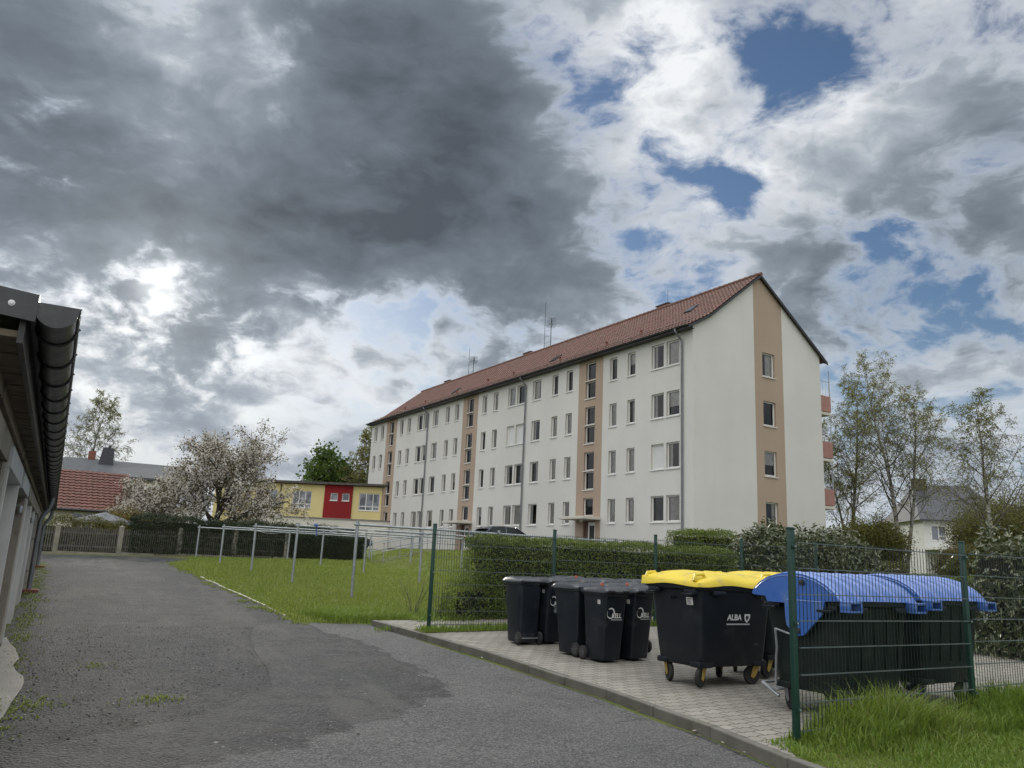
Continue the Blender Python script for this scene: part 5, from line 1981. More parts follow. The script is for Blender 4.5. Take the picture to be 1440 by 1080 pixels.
# ------------------------------------------------------------------ picket fence at the end of the drive
F0 = Vector((-21.5, 33.9, 0))
pf = thing('picket_fence', 'weathered grey picket fence with pale stone posts at the end of the drive', 'fence', (F0.x, F0.y, T(F0.x, F0.y)), ROT)
k = 0.0
while k < 15.0:
    def lz(kk): return gp(F0, kk, 0).z - pf.location.z
    mb = MB()
    mb.box((k - 0.10, -0.10, lz(k) - 0.1), (k + 0.10, 0.10, lz(k) + 1.22), 0, 0.015)
    mb.add([(k - 0.12, -0.12, lz(k) + 1.2205), (k + 0.12, -0.12, lz(k) + 1.2205), (k + 0.12, 0.12, lz(k) + 1.2205), (k - 0.12, 0.12, lz(k) + 1.2205), (k, 0, lz(k) + 1.30)],
           [(3, 2, 1, 0), (0, 1, 4), (1, 2, 4), (2, 3, 4), (3, 0, 4)])
    mb.obj('post', MATS['post_stone'], pf)
    mb = MB()
    x = k + 0.16
    while x < k + 2.4:
        z = lz(x)
        w = 0.022
        h = 1.10 + RNG.uniform(-0.02, 0.02)
        mb.add([(x - w, -0.01, z + 0.12), (x + w, -0.01, z + 0.12), (x + w, -0.01, z + h), (x, -0.01, z + h + 0.05), (x - w, -0.01, z + h),
                (x - w, 0.01, z + 0.12), (x + w, 0.01, z + 0.12), (x + w, 0.01, z + h), (x, 0.01, z + h + 0.05), (x - w, 0.01, z + h)],
               [(0, 1, 2, 3, 4), (9, 8, 7, 6, 5)] + [(i, i + 5, (i + 1) % 5 + 5, (i + 1) % 5) for i in range(5)])
        x += 0.092
    for h in (0.30, 0.88):
        mb.box((k + 0.10, 0.0105, lz(k + 1.2) + h), (k + 2.4, 0.05, lz(k + 1.2) + h + 0.07), 0)
    mb.obj('picket_panel', MATS['picket_wood'], pf)
    mb = MB()
    mb.box((k + 0.101, -0.09, lz(k + 1.2) - 0.2), (k + 2.399, 0.09, lz(k + 1.2) + 0.10), 0)
    mb.obj('base_slab', MATS['post_stone'], pf)
    k += 2.5


# ------------------------------------------------------------------ foliage materials
def leaf_mat(name, cols, trans=0.35, rough=0.5, spec=0.3, big=0.5, tint=0.55):
    m, nt, b = new_mat(name)
    t = m.node_tree
    isl = nt.island()
    n = nt.noise(nt.pos(), big, 4.0, 0.6)
    f = (isl * 0.65 + n.step(0.3, 0.7) * 0.35)
    c = nt.ramp(f, [(i / (len(cols) - 1), c_) for i, c_ in enumerate(cols)])
    nt.put(b.inputs['Base Color'], c)
    b.inputs['Roughness'].default_value = rough
    b.inputs['Specular IOR Level'].default_value = spec
    tl = nt.new('ShaderNodeBsdfTranslucent')
    c2 = nt.mix(1.0, c, (1.0, 1.0, tint), 'MULTIPLY')
    nt.put(tl.inputs[0], c2)
    mx = nt.new('ShaderNodeMixShader')
    mx.inputs[0].default_value = trans
    t.links.new(b.outputs[0], mx.inputs[1])
    t.links.new(tl.outputs[0], mx.inputs[2])
    t.links.new(mx.outputs[0], t.nodes['Material Output'].inputs[0])
    return m


leaf_mat('privet_leaf', [(0.060, 0.090, 0.020), (0.105, 0.150, 0.033), (0.16, 0.205, 0.044), (0.080, 0.120, 0.029)], 0.30, big=0.9)
leaf_mat('conifer_leaf', [(0.014, 0.026, 0.012), (0.024, 0.040, 0.016), (0.040, 0.055, 0.020)], 0.15, big=0.8)
leaf_mat('gold_leaf', [(0.055, 0.060, 0.018), (0.100, 0.100, 0.028), (0.14, 0.125, 0.035)], 0.30)
leaf_mat('purple_leaf', [(0.022, 0.012, 0.014), (0.040, 0.020, 0.022), (0.030, 0.020, 0.018)], 0.2)
leaf_mat('photinia_leaf', [(0.026, 0.042, 0.016), (0.050, 0.072, 0.026), (0.085, 0.105, 0.048), (0.13, 0.135, 0.066), (0.038, 0.058, 0.020), (0.19, 0.165, 0.105)], 0.15, 0.28, 0.7)
leaf_mat('birch_leaf', [(0.15, 0.165, 0.045), (0.22, 0.23, 0.06), (0.27, 0.26, 0.085), (0.19, 0.175, 0.06)], 0.5)
leaf_mat('green_leaf', [(0.040, 0.075, 0.018), (0.070, 0.115, 0.026), (0.095, 0.14, 0.034)], 0.45)
leaf_mat('olive_leaf', [(0.090, 0.095, 0.026), (0.13, 0.13, 0.036), (0.16, 0.15, 0.045)], 0.45)
leaf_mat('blossom', [(0.32, 0.295, 0.265), (0.50, 0.475, 0.435), (0.62, 0.595, 0.555), (0.42, 0.385, 0.345)], 0.35, tint=0.95)
leaf_mat('young_leaf', [(0.10, 0.075, 0.040), (0.13, 0.095, 0.050), (0.11, 0.105, 0.042)], 0.35)
leaf_mat('rust_leaf', [(0.14, 0.075, 0.035), (0.18, 0.11, 0.045), (0.12, 0.09, 0.04)], 0.35)
leaf_mat('grass_blade', [(0.095, 0.160, 0.026), (0.140, 0.225, 0.038), (0.185, 0.265, 0.052), (0.165, 0.245, 0.045), (0.27, 0.245, 0.105)], 0.40, big=0.4)
leaf_mat('lawn_blade', [(0.150, 0.210, 0.042), (0.190, 0.250, 0.052), (0.230, 0.280, 0.064), (0.20, 0.255, 0.056), (0.28, 0.265, 0.11)], 0.35, big=0.25)
M('bark_dark', (0.055, 0.045, 0.038), (0.030, 0.025, 0.022), 6.0, 0.9, 0.5, 20)
M('bark_grey', (0.105, 0.095, 0.082), (0.055, 0.050, 0.045), 5.0, 0.9, 0.5, 20)
m, nt, b = new_mat('bark_birch')
p = nt.obj()
x, y, z = nt.sep(p)
n = nt.noise(nt.comb(x * 2.0, y * 2.0, z * 7.0), 1.0, 4.0, 0.6)
n2 = nt.noise(p, 1.2, 4.0)
nt.put(b.inputs['Base Color'], nt.mix(n.step(0.5, 0.6) * 0.9, nt.mix(n2, (0.30, 0.29, 0.26), (0.20, 0.19, 0.17)), (0.035, 0.032, 0.03)))
b.inputs['Roughness'].default_value = 0.85
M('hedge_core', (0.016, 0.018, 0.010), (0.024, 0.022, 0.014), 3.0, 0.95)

NRG = np.random.default_rng(5)


def leaves_mesh(name, P, N, size, aspect, mats, mi=None, spread=0.9, droop=0.0):
    """pointed leaves at P, roughly facing N"""
    n = len(P)
    N = N + NRG.normal(0, spread, (n, 3))
    N /= np.linalg.norm(N, axis=1)[:, None] + 1e-9
    A = NRG.normal(0, 1, (n, 3))
    A[:, 2] -= droop
    A -= N * (A * N).sum(1)[:, None]
    A /= np.linalg.norm(A, axis=1)[:, None] + 1e-9
    B = np.cross(N, A)
    s = size * NRG.uniform(0.65, 1.35, n)[:, None]
    L, W = A * s, B * s * aspect
    V = np.stack([P, P + L * 0.45 + W * 0.5 + N * s * 0.06, P + L, P + L * 0.45 - W * 0.5 + N * s * 0.06], 1).reshape(-1, 3)
    F = np.arange(n * 4).reshape(n, 4)
    return np_mesh(name, V, F, mats, mi)


def vnoise(P, sc, seed):
    """cheap smooth noise for arrays of points"""
    r = np.random.default_rng(seed)
    out = np.zeros(len(P))
    for k in range(6):
        d = r.normal(0, 1, 3)
        out += np.sin(P @ d * sc * (0.6 + 0.35 * k) + r.uniform(0, 6.28)) / (1 + 0.4 * k)
    return out / 2.6


def hedge(label, o, k0, k1, j0, j1, h, mat, count, size, aspect=0.5, rough=0.06, rot=ROT, round_=0.0, group=None, base=0.0, droop=0.3, spread=0.9, bare=0.0, name='hedge', cat='hedge', seed=1):
    """clipped or loose hedge: leaves over a dark core; o on the ground, box k0..k1 by j0..j1 by h"""
    cx, cy = (k0 + k1) / 2, (j0 + j1) / 2
    c, s = math.cos(rot), math.sin(rot)
    wx, wy = o[0] + c * cx - s * cy, o[1] + s * cx + c * cy
    t = thing(name, label, cat, (wx, wy, T(wx, wy)), rot, group)
    hx, hy = (k1 - k0) / 2, (j1 - j0) / 2
    # points on front, back, ends and top in proportion to area
    ar = np.array([2 * hx * h, 2 * hx * h * 0.35, 2 * hy * h, 2 * hy * h, 4 * hx * hy])
    f = NRG.choice(5, count, p=ar / ar.sum())
    u, v = NRG.uniform(-1, 1, count), NRG.uniform(0, 1, count)
    P = np.zeros((count, 3))
    N = np.zeros((count, 3))
    P[:, 0] = np.where(f == 2, -hx, np.where(f == 3, hx, u * hx))
    P[:, 1] = np.where(f == 0, -hy, np.where(f == 1, hy, np.where(f == 4, (v * 2 - 1) * hy, u * hy)))
    P[:, 2] = np.where(f == 4, h, base + v * (h - base))
    N[f == 0, 1] = -1
    N[f == 1, 1] = 1
    N[f == 2, 0] = -1
    N[f == 3, 0] = 1
    N[f == 4, 2] = 1
    if round_ > 0:
        q = np.clip((P[:, 2] / h - (1 - round_)) / round_, 0, 1)
        sh = 1 - 0.45 * q ** 2
        P[:, 1] *= sh
        e = np.clip((np.abs(P[:, 0]) / hx - (1 - round_ * 0.5)) / (round_ * 0.5), 0, 1)
        P[:, 2] *= 1 - 0.35 * e ** 2
        P[:, 1] *= 1 - 0.3 * e ** 2
    W = P + np.array([wx, wy, 0])
    d = vnoise(W, 2.2, seed) * rough * 1.2 + vnoise(W, 7.0, seed + 1) * rough * 0.7 + NRG.normal(0, rough * 0.55, count)
    P += N * d[:, None]
    inn = NRG.random(count) < 0.35
    P -= N * (inn * NRG.uniform(0, 0.14, count))[:, None]
    if bare > 0:
        keep = NRG.random(count) > bare * np.clip(vnoise(W, 1.6, seed + 2) + 0.4, 0, 1) * np.clip(1.15 - P[:, 2] / h, 0, 1)
        P, N = P[keep], N[keep]
    link('foliage', leaves_mesh('foliage', P, N, size, aspect, MATS[mat], spread=spread, droop=droop), t)
    # core: dark box added under the leaves to block see-through
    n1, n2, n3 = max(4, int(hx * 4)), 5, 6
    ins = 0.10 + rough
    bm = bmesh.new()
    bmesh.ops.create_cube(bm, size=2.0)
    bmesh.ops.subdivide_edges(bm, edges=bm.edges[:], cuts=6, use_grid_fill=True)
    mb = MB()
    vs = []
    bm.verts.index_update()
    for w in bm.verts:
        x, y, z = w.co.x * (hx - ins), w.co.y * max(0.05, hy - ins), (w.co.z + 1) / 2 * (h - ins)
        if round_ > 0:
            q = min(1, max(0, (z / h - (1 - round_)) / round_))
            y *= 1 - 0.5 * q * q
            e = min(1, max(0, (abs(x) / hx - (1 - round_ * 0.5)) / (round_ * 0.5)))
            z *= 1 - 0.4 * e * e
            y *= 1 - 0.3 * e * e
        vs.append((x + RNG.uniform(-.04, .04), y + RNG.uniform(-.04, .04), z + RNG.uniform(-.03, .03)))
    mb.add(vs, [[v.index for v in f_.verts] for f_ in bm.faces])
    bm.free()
    mb.obj('dark_core', MATS['hedge_core'], t)
    # a few stems near the ground
    return t


# clipped hedge behind the bins, ragged at its left end
hedge('long clipped privet hedge behind the wire fence and the bins', P0, 1.95, 9.0, 1.45, 2.45, 1.62, 'privet_leaf', 52000, 0.045, 0.55, 0.05, bare=0.55, seed=3)
hedge('scruffy low bush at the left end of the clipped hedge by the fence', P0, 1.2, 2.4, 1.25, 2.05, 0.85, 'privet_leaf', 5000, 0.05, 0.4, 0.16, round_=0.6, bare=0.3, seed=5, name='bush', cat='bush')
hedge('square clipped hedge block in front of the gable', gp(P0, 11.2, 5.6), 0.35, 2.15, -0.3, 1.1, 2.05, 'privet_leaf', 17000, 0.055, 0.5, 0.06, seed=9)
hedge('big photinia shrub with reddish young leaves in front of the gable', P0, 10.1, 15.6, 1.5, 3.2, 2.0, 'photinia_leaf', 19000, 0.13, 0.42, 0.22, round_=0.55, droop=0.6, spread=0.8, seed=11, name='shrub', cat='shrub')
hedge('photinia shrub at the right edge of the photo beyond the fence', (9.15, 13.7), -0.4, 2.6, -0.5, 1.6, 2.1, 'photinia_leaf', 9000, 0.125, 0.42, 0.25, round_=0.6, droop=0.6, spread=0.8, seed=12, name='shrub', cat='shrub')
hedge('dark low clipped hedge behind the right part of the wire fence', (11.6, 21.5), 0.0, 7.0, 0.0, 1.0, 1.05, 'privet_leaf', 14000, 0.055, 0.5, 0.05, seed=13)
hedge('small yellow-green hedge end below the slate-roofed house', (11.9, 24.5), -0.6, 1.1, 0.0, 1.1, 1.35, 'gold_leaf', 5000, 0.06, 0.5, 0.08, round_=0.4, seed=14)
hedge('clipped box-shaped hedge at the far end of the lawn beside the picket fence', (-10.3, 40.2), 0.0, 3.7, 0.0, 1.2, 1.22, 'conifer_leaf', 15000, 0.06, 0.5, 0.04, seed=15)
hedge('dark purple rounded hedge behind the box-shaped hedge', (-12.6, 43.5), 0.0, 4.6, 0.0, 1.4, 1.55, 'purple_leaf', 8000, 0.07, 0.5, 0.08, round_=0.5, seed=16)
hedge('dark conifer hedge growing over the picket fence', F0, 5.4, 15.2, -0.14, 1.1, 1.66, 'conifer_leaf', 30000, 0.075, 0.45, 0.11, bare=0.35, seed=17)
hedge('yellowish evergreen hedge behind the left part of the picket fence', F0, 0.3, 5.5, 0.35, 1.5, 1.38, 'gold_leaf', 14000, 0.075, 0.45, 0.16, round_=0.4, seed=18)


# ------------------------------------------------------------------ trees
def tree(label, base, spec, seed, group=None, name='tree'):
    r = random.Random(seed)
    t = thing(name, label, 'tree', base, 0, group)
    mb = MB()
    pts = []
    H = spec['h']

    def branch(p, d, L, rad_, lvl):
        S = spec['lv'][lvl]
        n = S.get('seg', 5)
        path, rs = [p.copy()], [rad_]
        st = L / n
        for i in range(n):
            d = d + Vector((r.gauss(0, 1), r.gauss(0, 1), r.gauss(0, 1))) * S['jit'] + Vector((0, 0, S['trop']))
            d.normalize()
            p = p + d * st
            path.append(p.copy())
            rs.append(max(rad_ * (1 - (i + 1) / n * S.get('taper', 0.75)), spec.get('rmin', 0.006)))
        mb.tube(path, rs, S.get('sides', 4), 1 if lvl else 0, False)
        last = lvl == len(spec['lv']) - 1
        if last or S.get('leaf'):
            for k in range(S.get('leaves', 0) if last else S['leaf']):
                f = r.uniform(0.15, 1.0) * n
                i = min(int(f), n - 1)
                pts.append(path[i].lerp(path[i + 1], f - i) + Vector((r.gauss(0, 1), r.gauss(0, 1), r.gauss(0, 1))) * spec.get('scatter', 0.05))
        if last:
            return
        C = spec['lv'][lvl + 1]
        nc = S['n']
        a0 = r.uniform(0, 6.28)
        for k in range(nc):
            f = S['from'] + (1 - S['from']) * (k + r.random()) / nc
            i = min(int(f * n), n - 1)
            q = path[i].lerp(path[i + 1], f * n - i)
            dd = (path[i + 1] - path[i]).normalized()
            a = a0 + k * 2.4 + r.uniform(-0.4, 0.4)
            s1 = dd.orthogonal().normalized()
            s2 = dd.cross(s1)
            side = s1 * math.cos(a) + s2 * math.sin(a)
            an = rad(C['ang'] + r.uniform(-1, 1) * C.get('angv', 12))
            nd = dd * math.cos(an) + side * math.sin(an)
            ln = L * C['len'] * (1 - C.get('fall', 0.55) * f) * r.uniform(0.75, 1.25)
            branch(q, nd, ln, max(rs[i] * C['rr'] * r.uniform(0.8, 1.1), spec.get('rmin', 0.006)), lvl + 1)

    for (off, dr, hh, rr) in spec.get('stems', [((0, 0), (0, 0, 1), 1.0, 1.0)]):
        branch(Vector((off[0], off[1], -0.2)), Vector(dr).normalized(), H * hh, spec['r'] * rr, 0)
    mb.obj('trunk', [MATS[spec['bark']], MATS[spec.get('twig', spec['bark'])]], t, sharp=180)
    P = np.array([tuple(p) for p in pts])
    N = np.tile(np.array([[0, 0, 0.3]]), (len(P), 1))
    mats = [MATS[m_] for m_ in spec['leafmats']]
    mi = NRG.choice(len(mats), len(P), p=spec.get('mix')) if len(mats) > 1 else None
    if spec.get('clump', 1) > 1:
        c = spec['clump']
        P = np.repeat(P, c, 0) + NRG.normal(0, spec.get('cs', 0.08), (len(P) * c, 3))
        N = np.repeat(N, c, 0)
        mi = np.repeat(mi, c) if mi is not None else None
    link('crown', leaves_mesh('crown', P, N, spec['ls'], spec.get('asp', 0.6), mats, mi, spread=1.0, droop=0.4), t)
    return t


def gb(x, y): return Vector((x, y, T(x, y)))


BIRCH = dict(h=10.5, r=0.16, bark='bark_birch', twig='bark_grey', leafmats=['birch_leaf'], ls=0.10, asp=0.7, rmin=0.007, scatter=0.06, lv=[
    dict(seg=9, jit=0.05, trop=0.05, n=24, **{'from': 0.26}, taper=0.93, sides=7),
    dict(seg=6, jit=0.10, trop=0.06, n=9, **{'from': 0.18}, ang=42, len=0.46, fall=0.72, rr=0.34, sides=5),
    dict(seg=5, jit=0.14, trop=-0.04, n=8, **{'from': 0.12}, ang=48, len=0.42, fall=0.4, rr=0.5, sides=3, leaf=2),
    dict(seg=4, jit=0.12, trop=-0.24, ang=40, len=0.58, fall=0.3, rr=0.6, sides=3, leaves=4)])


def mod(sp, **k):
    q = dict(sp)
    q.update(k)
    return q


tree('bare-looking birch with thin pale-green leaves nearest the right edge of the photo', gb(21.8, 36.0), mod(BIRCH, h=8.8, r=0.15, ls=0.068), 21, 'birches with thin spring leaves', 'birch_tree')
tree('tall birch with forked trunk between the gable and the slate-roofed house', gb(23.6, 48.0), mod(BIRCH, h=12.7, r=0.17, ls=0.080, stems=[((0, 0), (-0.14, 0, 1), 0.98, 1.0), ((0.2, 0), (0.16, 0, 1), 0.86, 0.8)], leafmats=['birch_leaf']), 22, 'birches with thin spring leaves', 'birch_tree')
tree('darker birch close beside the balconies of the block', gb(22.2, 52.0), mod(BIRCH, h=11.6, r=0.17, ls=0.088, stems=[((0, 0), (-0.03, 0, 1), 1.0, 1.0), ((0.25, 0.2), (-0.12, 0.05, 1), 0.8, 0.7)]), 23, 'birches with thin spring leaves', 'birch_tree')
tree('tall birch standing behind the grey-roofed house on the left', gb(-40.2, 75.0), mod(BIRCH, h=13.4, r=0.2, ls=0.105, rmin=0.014), 24, 'birches with thin spring leaves', 'birch_tree')
CHERRY = dict(h=3.3, r=0.24, bark='bark_dark', leafmats=['blossom', 'young_leaf'], mix=[0.64, 0.36], ls=0.105, asp=0.8, rmin=0.011, scatter=0.10, clump=3, cs=0.09, lv=[
    dict(seg=4, jit=0.06, trop=0.05, n=13, **{'from': 0.38}, taper=0.4, sides=8),
    dict(seg=7, jit=0.13, trop=0.05, n=11, **{'from': 0.22}, ang=46, angv=34, len=1.62, fall=0.25, rr=0.55, sides=6),
    dict(seg=5, jit=0.16, trop=0.04, n=6, **{'from': 0.2}, ang=48, len=0.46, fall=0.4, rr=0.5, sides=4, leaf=4),
    dict(seg=4, jit=0.14, trop=0.02, ang=45, len=0.5, fall=0.3, rr=0.55, sides=3, leaves=12)])
tree('wide old fruit tree in white blossom behind the hedge', gb(-16.6, 46.0), CHERRY, 31, None, 'blossom_tree')
tree('smaller tree in white blossom in front of the beige house wall', gb(-20.8, 47.5), mod(CHERRY, h=1.9, r=0.14, clump=3), 33, None, 'blossom_tree')
MAPLE = dict(h=6.0, r=0.30, bark='bark_grey', leafmats=['green_leaf'], ls=0.34, asp=0.8, rmin=0.02, scatter=0.3, clump=3, cs=0.30, lv=[
    dict(seg=5, jit=0.05, trop=0.06, n=13, **{'from': 0.3}, taper=0.5, sides=6),
    dict(seg=6, jit=0.10, trop=0.10, n=8, **{'from': 0.2}, ang=42, len=1.1, fall=0.35, rr=0.5, sides=5),
    dict(seg=4, jit=0.14, trop=0.04, n=5, **{'from': 0.2}, ang=45, len=0.42, fall=0.4, rr=0.5, sides=3, leaf=3),
    dict(seg=3, jit=0.14, trop=0.0, ang=45, len=0.5, fall=0.3, rr=0.55, sides=3, leaves=6)])
tree('green leafy broad tree behind the yellow building', gb(-18.4, 86.0), MAPLE, 41, None, 'broadleaf_tree')
tree('slender tree with few leaves at the corner of the block behind the yellow building', gb(-15.0, 84.0), mod(BIRCH, h=11.5, ls=0.16, rmin=0.016), 42, None, 'broadleaf_tree')
OLIVE = mod(MAPLE, h=2.6, r=0.07, leafmats=['olive_leaf'], ls=0.085, clump=2, cs=0.2, scatter=0.2, rmin=0.008, stems=[((0, 0), (0, 0, 1), 1.0, 1.0)] + [((0.3 * math.cos(a), 0.3 * math.sin(a)), (0.55 * math.cos(a), 0.55 * math.sin(a), 1), 0.85, 0.8) for a in (0.3, 1.5, 2.8, 4.0, 5.3)])
tree('olive-green bushy tree beside the slate-roofed house on the right', gb(31.6, 50.0), mod(OLIVE, h=3.3), 51, 'olive-green bushy trees on the right', 'bushy_tree')
tree('low olive-green bush beneath the birches left of the slate-roofed house', gb(21.4, 47.0), mod(OLIVE, h=1.9), 52, 'olive-green bushy trees on the right', 'bushy_tree')
tree('olive-green weeping tree in front of the right end of the slate roof', gb(27.4, 44.0), mod(OLIVE, h=2.8), 53, 'olive-green bushy trees on the right', 'bushy_tree')
tree('brownish young tree in front of the lower windows of the slate-roofed house', gb(23.9, 42.0), mod(OLIVE, h=0.95, leafmats=['young_leaf'], ls=0.09, clump=2), 54, 'olive-green bushy trees on the right', 'bushy_tree')
tree('low olive-green bush at the foot of the slate-roofed house', gb(22.9, 39.0), mod(OLIVE, h=1.1), 56, 'olive-green bushy trees on the right', 'bushy_tree')
tree('small rust-brown shrub in front of the red tiled roof', gb(-19.9, 42.5), mod(OLIVE, h=1.15, leafmats=['rust_leaf', 'olive_leaf'], mix=[0.5, 0.5], ls=0.10, clump=2), 55, None, 'bushy_tree')


# ------------------------------------------------------------------ grass
def blades(name, label, P, hgt, width, mat, lean=0.5):
    n = len(P)
    a = NRG.uniform(0, 2 * np.pi, n)
    h = (hgt * NRG.uniform(0.55, 1.3, n))[:, None]
    wd = np.stack([np.cos(a), np.sin(a), 0 * a], 1) * (width * NRG.uniform(0.7, 1.3, n))[:, None]
    b = a + np.pi / 2 + NRG.normal(0, 0.5, n)
    ln = np.stack([np.cos(b), np.sin(b), 0 * a], 1) * (NRG.uniform(0.1, 1.0, n)[:, None] * lean) * h
    up = np.array([[0, 0, 1.0]]) * h
    mid = P + up * 0.62 + ln * 0.35
    tip = P + up * (1.0 - 0.25 * lean * NRG.random(n)[:, None]) + ln
    V = np.stack([P - wd, P + wd, mid - wd * 0.75, mid + wd * 0.75, tip], 1).reshape(-1, 3)
    i = np.arange(n)[:, None] * 5
    F = np.concatenate([i + np.array([[0, 1, 3]]), i + np.array([[0, 3, 2]]), i + np.array([[2, 3, 4]])], 1).reshape(-1, 3)
    o = link(name, np_mesh(name, V, F, MATS[mat]))
    return tag(o, label, 'grass', None, 'stuff')


def poly_points(poly, n):
    poly = [Vector((p[0], p[1])) for p in poly]
    xs, ys = [p.x for p in poly], [p.y for p in poly]
    out = np.zeros((0, 2))
    while len(out) < n:
        q = np.stack([NRG.uniform(min(xs), max(xs), n), NRG.uniform(min(ys), max(ys), n)], 1)
        ins = np.zeros(n, bool)
        k = len(poly) - 1
        for i in range(len(poly)):
            c = ((ys[i] > q[:, 1]) != (ys[k] > q[:, 1])) & (q[:, 0] < (xs[k] - xs[i]) * (q[:, 1] - ys[i]) / (ys[k] - ys[i] + 1e-12) + xs[i])
            ins ^= c
            k = i
        out = np.concatenate([out, q[ins]])
    return out[:n]


def on_ground(q, dz):
    return np.array([(x, y, T(x, y) + dz) for x, y in q])


# lawn: thinner with distance
edge_l = [(-3.2, 15.1), (-3.5, 14.8), (-4.7, 16.9), (-5.5, 18.3), (-6.57, 20.3), (-8.2, 23.2), (-10.0, 26.6), (-11.6, 29.2), (-12.9, 31.9), (-13.3, 35.0), (-14.4, 37.4)]
lawn_poly = edge_l + [(-8.5, 41), (-4, 46), (1.5, 42), (1.0, 36), (3, 30), (2, 20), (-0.2, 16.6), (-1.3, 15.4), (-2.2, 15.35)]
q = poly_points(lawn_poly, 150000)
dist = np.hypot(q[:, 0], q[:, 1])
keep = NRG.random(len(q)) < np.clip(18.0 / dist, 0.15, 1) ** 1.1
q = q[keep]
patch = vnoise(np.c_[q, np.zeros(len(q))], 1.1, 77)
hh = 0.050 + 0.030 * np.clip(patch, -0.8, 1.5) + 0.0009 * np.hypot(q[:, 0], q[:, 1])
blades('lawn_grass', 'short green lawn grass round the drying posts', on_ground(q, 0.0), hh, 0.0055 + 0.00022 * np.hypot(q[:, 0], q[:, 1]), 'lawn_blade', 0.7)
# right-hand bank: longer, tall and bent over along the fence foot
bank = [(2.36, 6.62), v2(gp(N0, -0.25, 0.12)), v2(gp(N0, 5.5, 0.22)), (9.5, 9.0), (7.5, 5.5), (5.0, 3.2), (3.75, 3.1), (2.98, 5.05)]
q = poly_points(bank, 80000)
v = np.array([(x - N0.x) * GY.x + (y - N0.y) * GY.y for x, y in q])
u = np.array([(x - N0.x) * GX.x + (y - N0.y) * GX.y for x, y in q])
pn = vnoise(np.c_[q, np.zeros(len(q))], 1.6, 78)
hh = np.where(v > -0.5, 0.17, 0.075) + 0.05 * np.clip(pn, -1, 1.5)
hh += 0.25 * np.exp(-((u - 1.0) / 0.75) ** 2 - ((v + 0.12) / 0.40) ** 2) + 0.22 * np.exp(-((u - 3.3) / 0.9) ** 2 - ((v + 0.1) / 0.4) ** 2)
hh = np.clip(hh * np.clip(0.35 + u * 1.5, 0.25, 1), 0.03, 0.75)
blades('tall_grass', 'long bright green grass at the foot of the front wire fence', on_ground(q, 0.09), hh, 0.0045 + 0.004 * hh, 'grass_blade', 0.95)
# strip under the rear fence, edges of the drive
q = poly_points(strip, 5000)
blades('verge_grass', 'narrow strip of grass under the rear wire fence', on_ground(q, 0.105), np.full(len(q), 0.11), 0.006, 'grass_blade', 0.8)
q1 = poly_points([v2(gp(P0, -0.6, 0.95)), v2(gp(P0, 9, 0.9)), v2(gp(P0, 9, 0.6)), v2(gp(P0, -0.6, 0.78))], 2500)
q2 = poly_points([(-3.0, 15.2), (-1.9, 15.9), v2(gp(P0, 0.4, 1.2)), v2(gp(P0, 1.6, 1.3)), (0.2, 17.3), (-1.6, 17.6), (-4.0, 16.2)], 7000)
blades('rough_grass', 'rough longer grass at the corner of the lawn behind the kerb', on_ground(np.concatenate([q1, q2]), 0.02), np.concatenate([np.full(len(q1), 0.09), np.full(len(q2), 0.17)]), 0.006, 'grass_blade', 0.8)


def tufts(centres, per, r, h):
    out, hs = [], []
    for (x, y, k) in centres:
        n = int(per * k)
        a = NRG.normal(0, r * k, (n, 2))
        out.append(a + np.array([[x, y]]))
        hs.append(np.full(n, h) * (0.6 + 0.5 * k))
    return np.concatenate(out), np.concatenate(hs)


cen = []
for k in np.arange(-10, 17, 0.35):
    p = wallp(k, 0.12 + abs(NRG.normal(0, 0.12)))
    cen.append((p.x, p.y, NRG.uniform(0.3, 1.0)))
for x, y, k in ((-4.35, 7.75, 1.1), (-4.15, 7.6, 0.9), (-3.3, 8.15, 1.0), (-3.2, 8.2, 0.7), (-4.75, 9.9, 0.9), (-4.3, 7.3, 0.8)):
    cen.append((x, y, k))
q, hs = tufts(cen, 90, 0.14, 0.028)
blades('weeds', 'low weeds growing along the garage wall and in the gravel', on_ground(q, 0.012), hs, 0.006, 'lawn_blade', 1.4)
# weeds in the kerb joint and lawn edge
cen = []
for (a, c) in zip(edge_l[1:-1], edge_l[2:]):
    L = math.hypot(c[0] - a[0], c[1] - a[1])
    for f in np.arange(0, 1, 0.22 / L):
        cen.append((a[0] + (c[0] - a[0]) * f + NRG.normal(0, 0.12), a[1] + (c[1] - a[1]) * f + NRG.normal(0, 0.12), NRG.uniform(0.3, 1)))
q, hs = tufts(cen, 55, 0.10, 0.05)
blades('edge_grass', 'ragged grass edge of the lawn against the gravel drive', on_ground(q, 0.012), hs, 0.007, 'lawn_blade', 0.9)
# bare twigs by the corner of the lawn
for (x, y, hh_) in ((-1.75, 16.4, 1.0), (-1.2, 16.1, 0.8)):
    mb = MB()
    for k in range(12):
        a = RNG.uniform(0, 6.28)
        d = Vector((math.cos(a) * 0.4, math.sin(a) * 0.4, 1)).normalized()
        p = Vector((0, 0, 0))
        pts = [p.copy()]
        for s in range(5):
            d = (d + Vector((RNG.gauss(0, .15), RNG.gauss(0, .15), 0.02))).normalized()
            p = p + d * hh_ * 0.2 * RNG.uniform(0.7, 1.1)
            pts.append(p.copy())
        mb.tube(pts, [0.006, 0.005, 0.004, 0.004, 0.003, 0.002], 4)
    tag(mb.obj('dry_twigs', MATS['bark_grey'], None, (x, y, T(x, y))), 'thin bare twigs in the grass, the %s bunch beside the wire fence' % ('taller left' if x < -1.5 else 'smaller right'), 'twigs')
